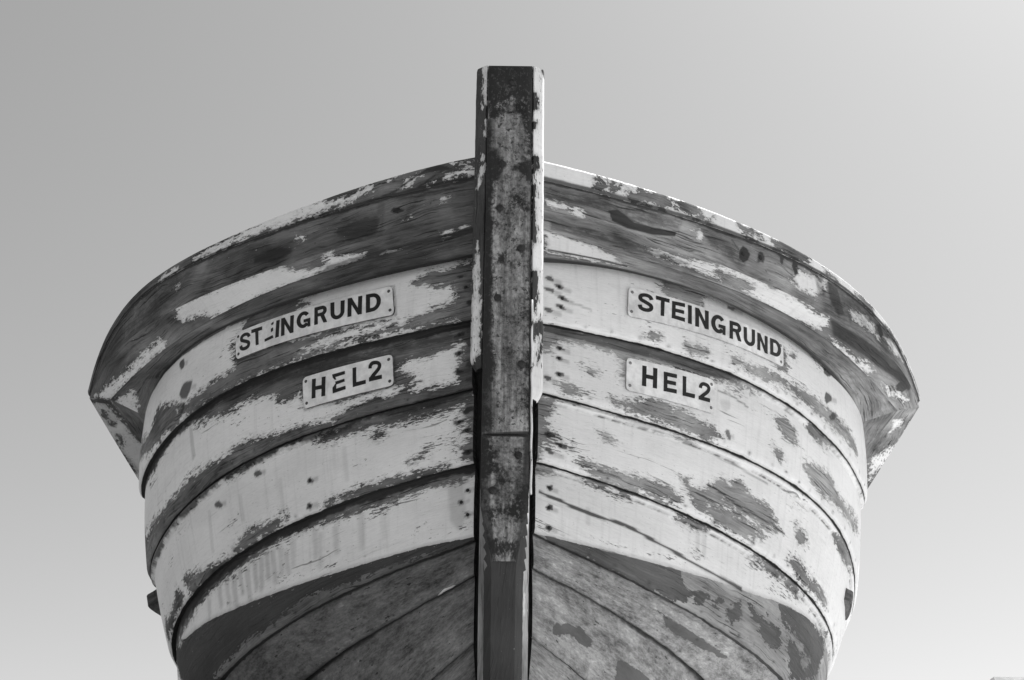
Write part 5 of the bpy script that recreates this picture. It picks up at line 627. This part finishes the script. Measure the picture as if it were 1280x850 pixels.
for pl in PLATES:
    b = BANDS[pl['side']+pl['band']]; flip = pl['side'] == 'R'
    nx, ny = 70, 14
    Wd = np.linalg.norm(np.subtract(pl['c'][1], pl['c'][0])); Hd = np.linalg.norm(np.subtract(pl['c'][3], pl['c'][0])); r = .012
    xs = np.concatenate([np.linspace(0, r/Wd, 8)[:-1], np.linspace(r/Wd, 1-r/Wd, nx-14), np.linspace(1-r/Wd, 1, 8)[1:]])
    X = np.repeat(xs[:, None], ny, 1)
    e = np.minimum(xs, 1-xs)*Wd
    cut = np.where(e < r, r-np.sqrt(np.maximum(r*r-(r-e)**2, 0)), 0)/Hd
    Y = cut[:, None]+(1-2*cut[:, None])*np.linspace(0, 1, ny)[None, :]
    st = bil(pl['c'], X, Y)
    top, nn = locate(b, st[..., 0], st[..., 1], np.full(X.shape, .0062))
    bot = top-nn*.008
    n = len(xs)
    V = np.concatenate([top.reshape(-1, 3), bot.reshape(-1, 3)]); F = grid_faces(n, ny, 0, flip)
    k = n*ny
    ring = [(i, 0) for i in range(n)]+[(n-1, j) for j in range(1, ny)]+[(i, ny-1) for i in range(n-2, -1, -1)]+[(0, j) for j in range(ny-2, 0, -1)]
    ids = [i*ny+j for i, j in ring]
    n_face = len(F)
    side_f = [[ids[q], ids[(q+1) % len(ids)], ids[(q+1) % len(ids)]+k, ids[q]+k] for q in range(len(ids))]
    F += [f[::-1] if not flip else f for f in side_f]
    P_ = link(pl['name'], raw_mesh(pl['name'], V, F, [M_PLATE, M_EDGE[pl['side']]], False, None, [0]*n_face+[1]*(len(F)-n_face)), BOAT)
    P_['label'] = LBL[pl['side']+pl['name']]
    V, F = [], []
    for ch, quad in pl['l']:
        for g in GLYPH[ch]:
            gx = np.array([p[0] for p in g]); gy = np.array([p[1] for p in g])
            q = bil(quad, gx, gy)
            t_, n_ = locate(b, q[:, 0], q[:, 1], np.full(len(gx), .0074))
            k = len(V); m_ = len(g)
            V += list(t_)+list(t_-n_*.0018)
            f = list(range(k, k+m_)); nrm = np.cross(t_[1]-t_[0], t_[2]-t_[0])
            if (nrm*n_[0]).sum() < 0: f = f[::-1]
            F.append(f)
            F += [[k+i, k+(i+1) % m_, k+m_+(i+1) % m_, k+m_+i] for i in range(m_)]
    link('lettering', raw_mesh('lettering', V, F, [M_LETTER], False), P_)
    sx, sy = .010/Wd, .012/Hd
    for (x, y) in ((sx, sy*1.2), (1-sx, sy*1.2), (1-sx, 1-sy*1.2), (sx, 1-sy*1.2)):
        q = bil(pl['c'], np.array([x]), np.array([y]))
        p, n_ = locate(b, q[:, 0], q[:, 1], np.array([.0062]))
        dome('screw', p[0], n_[0], .0042, .0018, M_SCREW[pl['side']], P_, 10)

# rubbing strips far back on the turn of the hull
for side in 'LR':
    b = BANDS[side+'s3']
    i0 = int(b.n*(.95 if side == 'L' else .84))
    ss = b.s[i0]+np.linspace(0, .26 if side == 'L' else .11, 24)
    rings = []
    for q, s in enumerate(ss):
        h = .032*min(1, .35+q/2.0)*(1-.8*(q/23)**2)*(1 if side == 'L' else .62)
        p, n_ = locate(b, np.full(4, s), (np.array([.14, .34, .30, .17])+(0 if side == 'L' else .16))*b.width, np.array([-.01, -.01, h, h]))
        rings.append(p)
    o = loft('rubbing_strip', rings, M_RAIL[side], BOAT, attrs=dict(flat=np.stack([np.repeat(ss, 4), np.tile([0, .04, .06, .1], 24), np.full(96, 5.)], -1), cover=np.full(96, -.06), dark=np.full(96, -.06), stain=np.full(96, .5), ragged=np.ones(96)))

# =============================================================== setting
PAVE_X, TURF, PAVE_A = -0.4, .22, .60  # unseen ground added as light bounce: dim on the left, bright on the right
def terrain(gx, gy, lift):
    X, Y = np.meshgrid(gx, gy, indexing='ij')
    q = np.clip((Y+3.7)/3.3, 0, 1); up = q*q*(3-2*q)
    far = np.clip((np.hypot(X, Y-2.3)-8)/12, 0, 1); far = far*far*(3-2*far)
    Z = -1.46+(1.46+.03)*up*(1-far)+lift
    return np.stack([X, Y, Z], -1).reshape(-1, 3), grid_faces(len(gx), len(gy), 0, True)
gy = np.concatenate([np.linspace(-900, -16, 12), np.linspace(-14, 22, 121), np.linspace(26, 900, 14)])
gl = np.concatenate([np.linspace(-900, -16, 14), np.linspace(-14, PAVE_X, 41)])
gr = np.concatenate([np.linspace(PAVE_X, 22, 71), np.linspace(26, 900, 14)])
V, F = terrain(gl, gy, 0)
GROUND = link('ground', raw_mesh('ground', V, F, [flat_mat('dry_turf', TURF, .9, .3, 9, bump=.01)], True)); GROUND['kind'] = 'structure'
V, F = terrain(gr, gy, .0)
PAVE = link('pavement', raw_mesh('pavement', V, F, [flat_mat('pale_concrete', PAVE_A, .9, .12, 6, bump=.004)], True)); PAVE['kind'] = 'structure'

# a house standing off to the side, only the end of its ridge showing
HOUSE = bpy.data.objects.new('distant_house', None); COL.objects.link(HOUSE)
HOUSE.location = (HX, HY, -1.46)
HOUSE['label'] = 'pale roof end just showing at the bottom right corner of the sky'; HOUSE['category'] = 'house'
m_wall = flat_mat('house_render', .6, .85, .1, 3); m_roof = flat_mat('pale_roof', .78, .7, .15, 8)
h0, h1, hw, hl = HZ-2.6, HZ, 3.2, 9.0
V = [(0, -hw, 0), (hl, -hw, 0), (hl, hw, 0), (0, hw, 0), (0, -hw, h0), (hl, -hw, h0), (hl, hw, h0), (0, hw, h0), (0, 0, h1-.12), (hl, 0, h1-.12)]
link('wall', raw_mesh('wall', V, [[0, 1, 5, 4], [2, 3, 7, 6], [3, 0, 4, 8, 7], [1, 2, 6, 9, 5], [3, 2, 1, 0]], [m_wall], False), HOUSE)
def slab(sgn):
    e = .35; y1 = sgn*(hw+.4); z1 = h0-.4*(h1-h0)/hw
    return [(-e, 0, h1), (hl+e, 0, h1), (hl+e, y1, z1), (-e, y1, z1), (-e, 0, h1+.14), (hl+e, 0, h1+.14), (hl+e, y1, z1+.14), (-e, y1, z1+.14)]
cf = [[0, 1, 2, 3], [7, 6, 5, 4], [0, 4, 5, 1], [1, 5, 6, 2], [2, 6, 7, 3], [3, 7, 4, 0]]
V = slab(-1)+slab(1)
ROOF = link('roof', raw_mesh('roof', V, cf+[[i+8 for i in f] for f in cf], [m_roof], False), HOUSE)
link('ridge_cap', raw_mesh('ridge_cap', [(x, y, z) for x in (-.4, hl+.4) for y, z in ((-.22, h1+.04), (-.12, h1+.22), (.12, h1+.22), (.22, h1+.04))], [[0, 4, 5, 1], [1, 5, 6, 2], [2, 6, 7, 3], [0, 1, 2, 3], [7, 6, 5, 4]], [m_roof], False), ROOF)

# =============================================================== camera
cam = bpy.data.cameras.new('camera'); co = bpy.data.objects.new('camera', cam); COL.objects.link(co)
cam.sensor_width = 36.0; cam.lens = 36.0*1970/1280; cam.clip_start = .05; cam.clip_end = 5000
from mathutils import Matrix
p = math.radians(23.0); r = math.radians(0.7)
R = Matrix.Rotation(math.pi/2+p, 4, 'X') @ Matrix.Rotation(r, 4, 'Z')
co.matrix_world = Matrix.Translation((0.012, -3.30, 0.0)) @ R
SC.camera = co

# =============================================================== light
FILTER = (1.0, 0.0, 0.0)
SUN_EL, SUN_AZ = math.radians(59.5), math.radians(50)      # azimuth from +Y towards +X
w = bpy.data.worlds.new('World'); SC.world = w; w.use_nodes = True
nt = w.node_tree; bg = nt.nodes['Background']
sky = nt.nodes.new('ShaderNodeTexSky'); sky.sky_type = 'NISHITA'; sky.sun_disc = False
sky.sun_elevation = SUN_EL; sky.sun_rotation = SUN_AZ
sky.air_density = 1.2; sky.dust_density = 1.5; sky.ozone_density = 1.0
sep = nt.nodes.new('ShaderNodeSeparateColor')             # the photograph is black and white, taken through a warm filter
nt.links.new(sky.outputs[0], sep.inputs[0])
acc = None
for ch, wt in enumerate(FILTER):
    m = nt.nodes.new('ShaderNodeMath'); m.operation = 'MULTIPLY_ADD'
    nt.links.new(sep.outputs[ch], m.inputs[0]); m.inputs[1].default_value = wt
    m.inputs[2].default_value = 0.0
    if acc: nt.links.new(acc, m.inputs[2])
    acc = m.outputs[0]
nt.links.new(acc, bg.inputs[0])
bg.inputs[1].default_value = 0.146
sun = bpy.data.lights.new('sun', 'SUN'); so = bpy.data.objects.new('sun', sun); COL.objects.link(so)
sun.energy = 5.0; sun.angle = math.radians(.53); sun.color = (1, 1, 1)
from mathutils import Vector
d = Vector((math.cos(SUN_EL)*math.sin(SUN_AZ), math.cos(SUN_EL)*math.cos(SUN_AZ), math.sin(SUN_EL)))
so.rotation_euler = d.to_track_quat('Z', 'Y').to_euler(); so.location = d*20
vs = SC.view_settings
vs.view_transform = 'Standard'; vs.look = 'None'; vs.exposure = 0.4; vs.gamma = 1.0
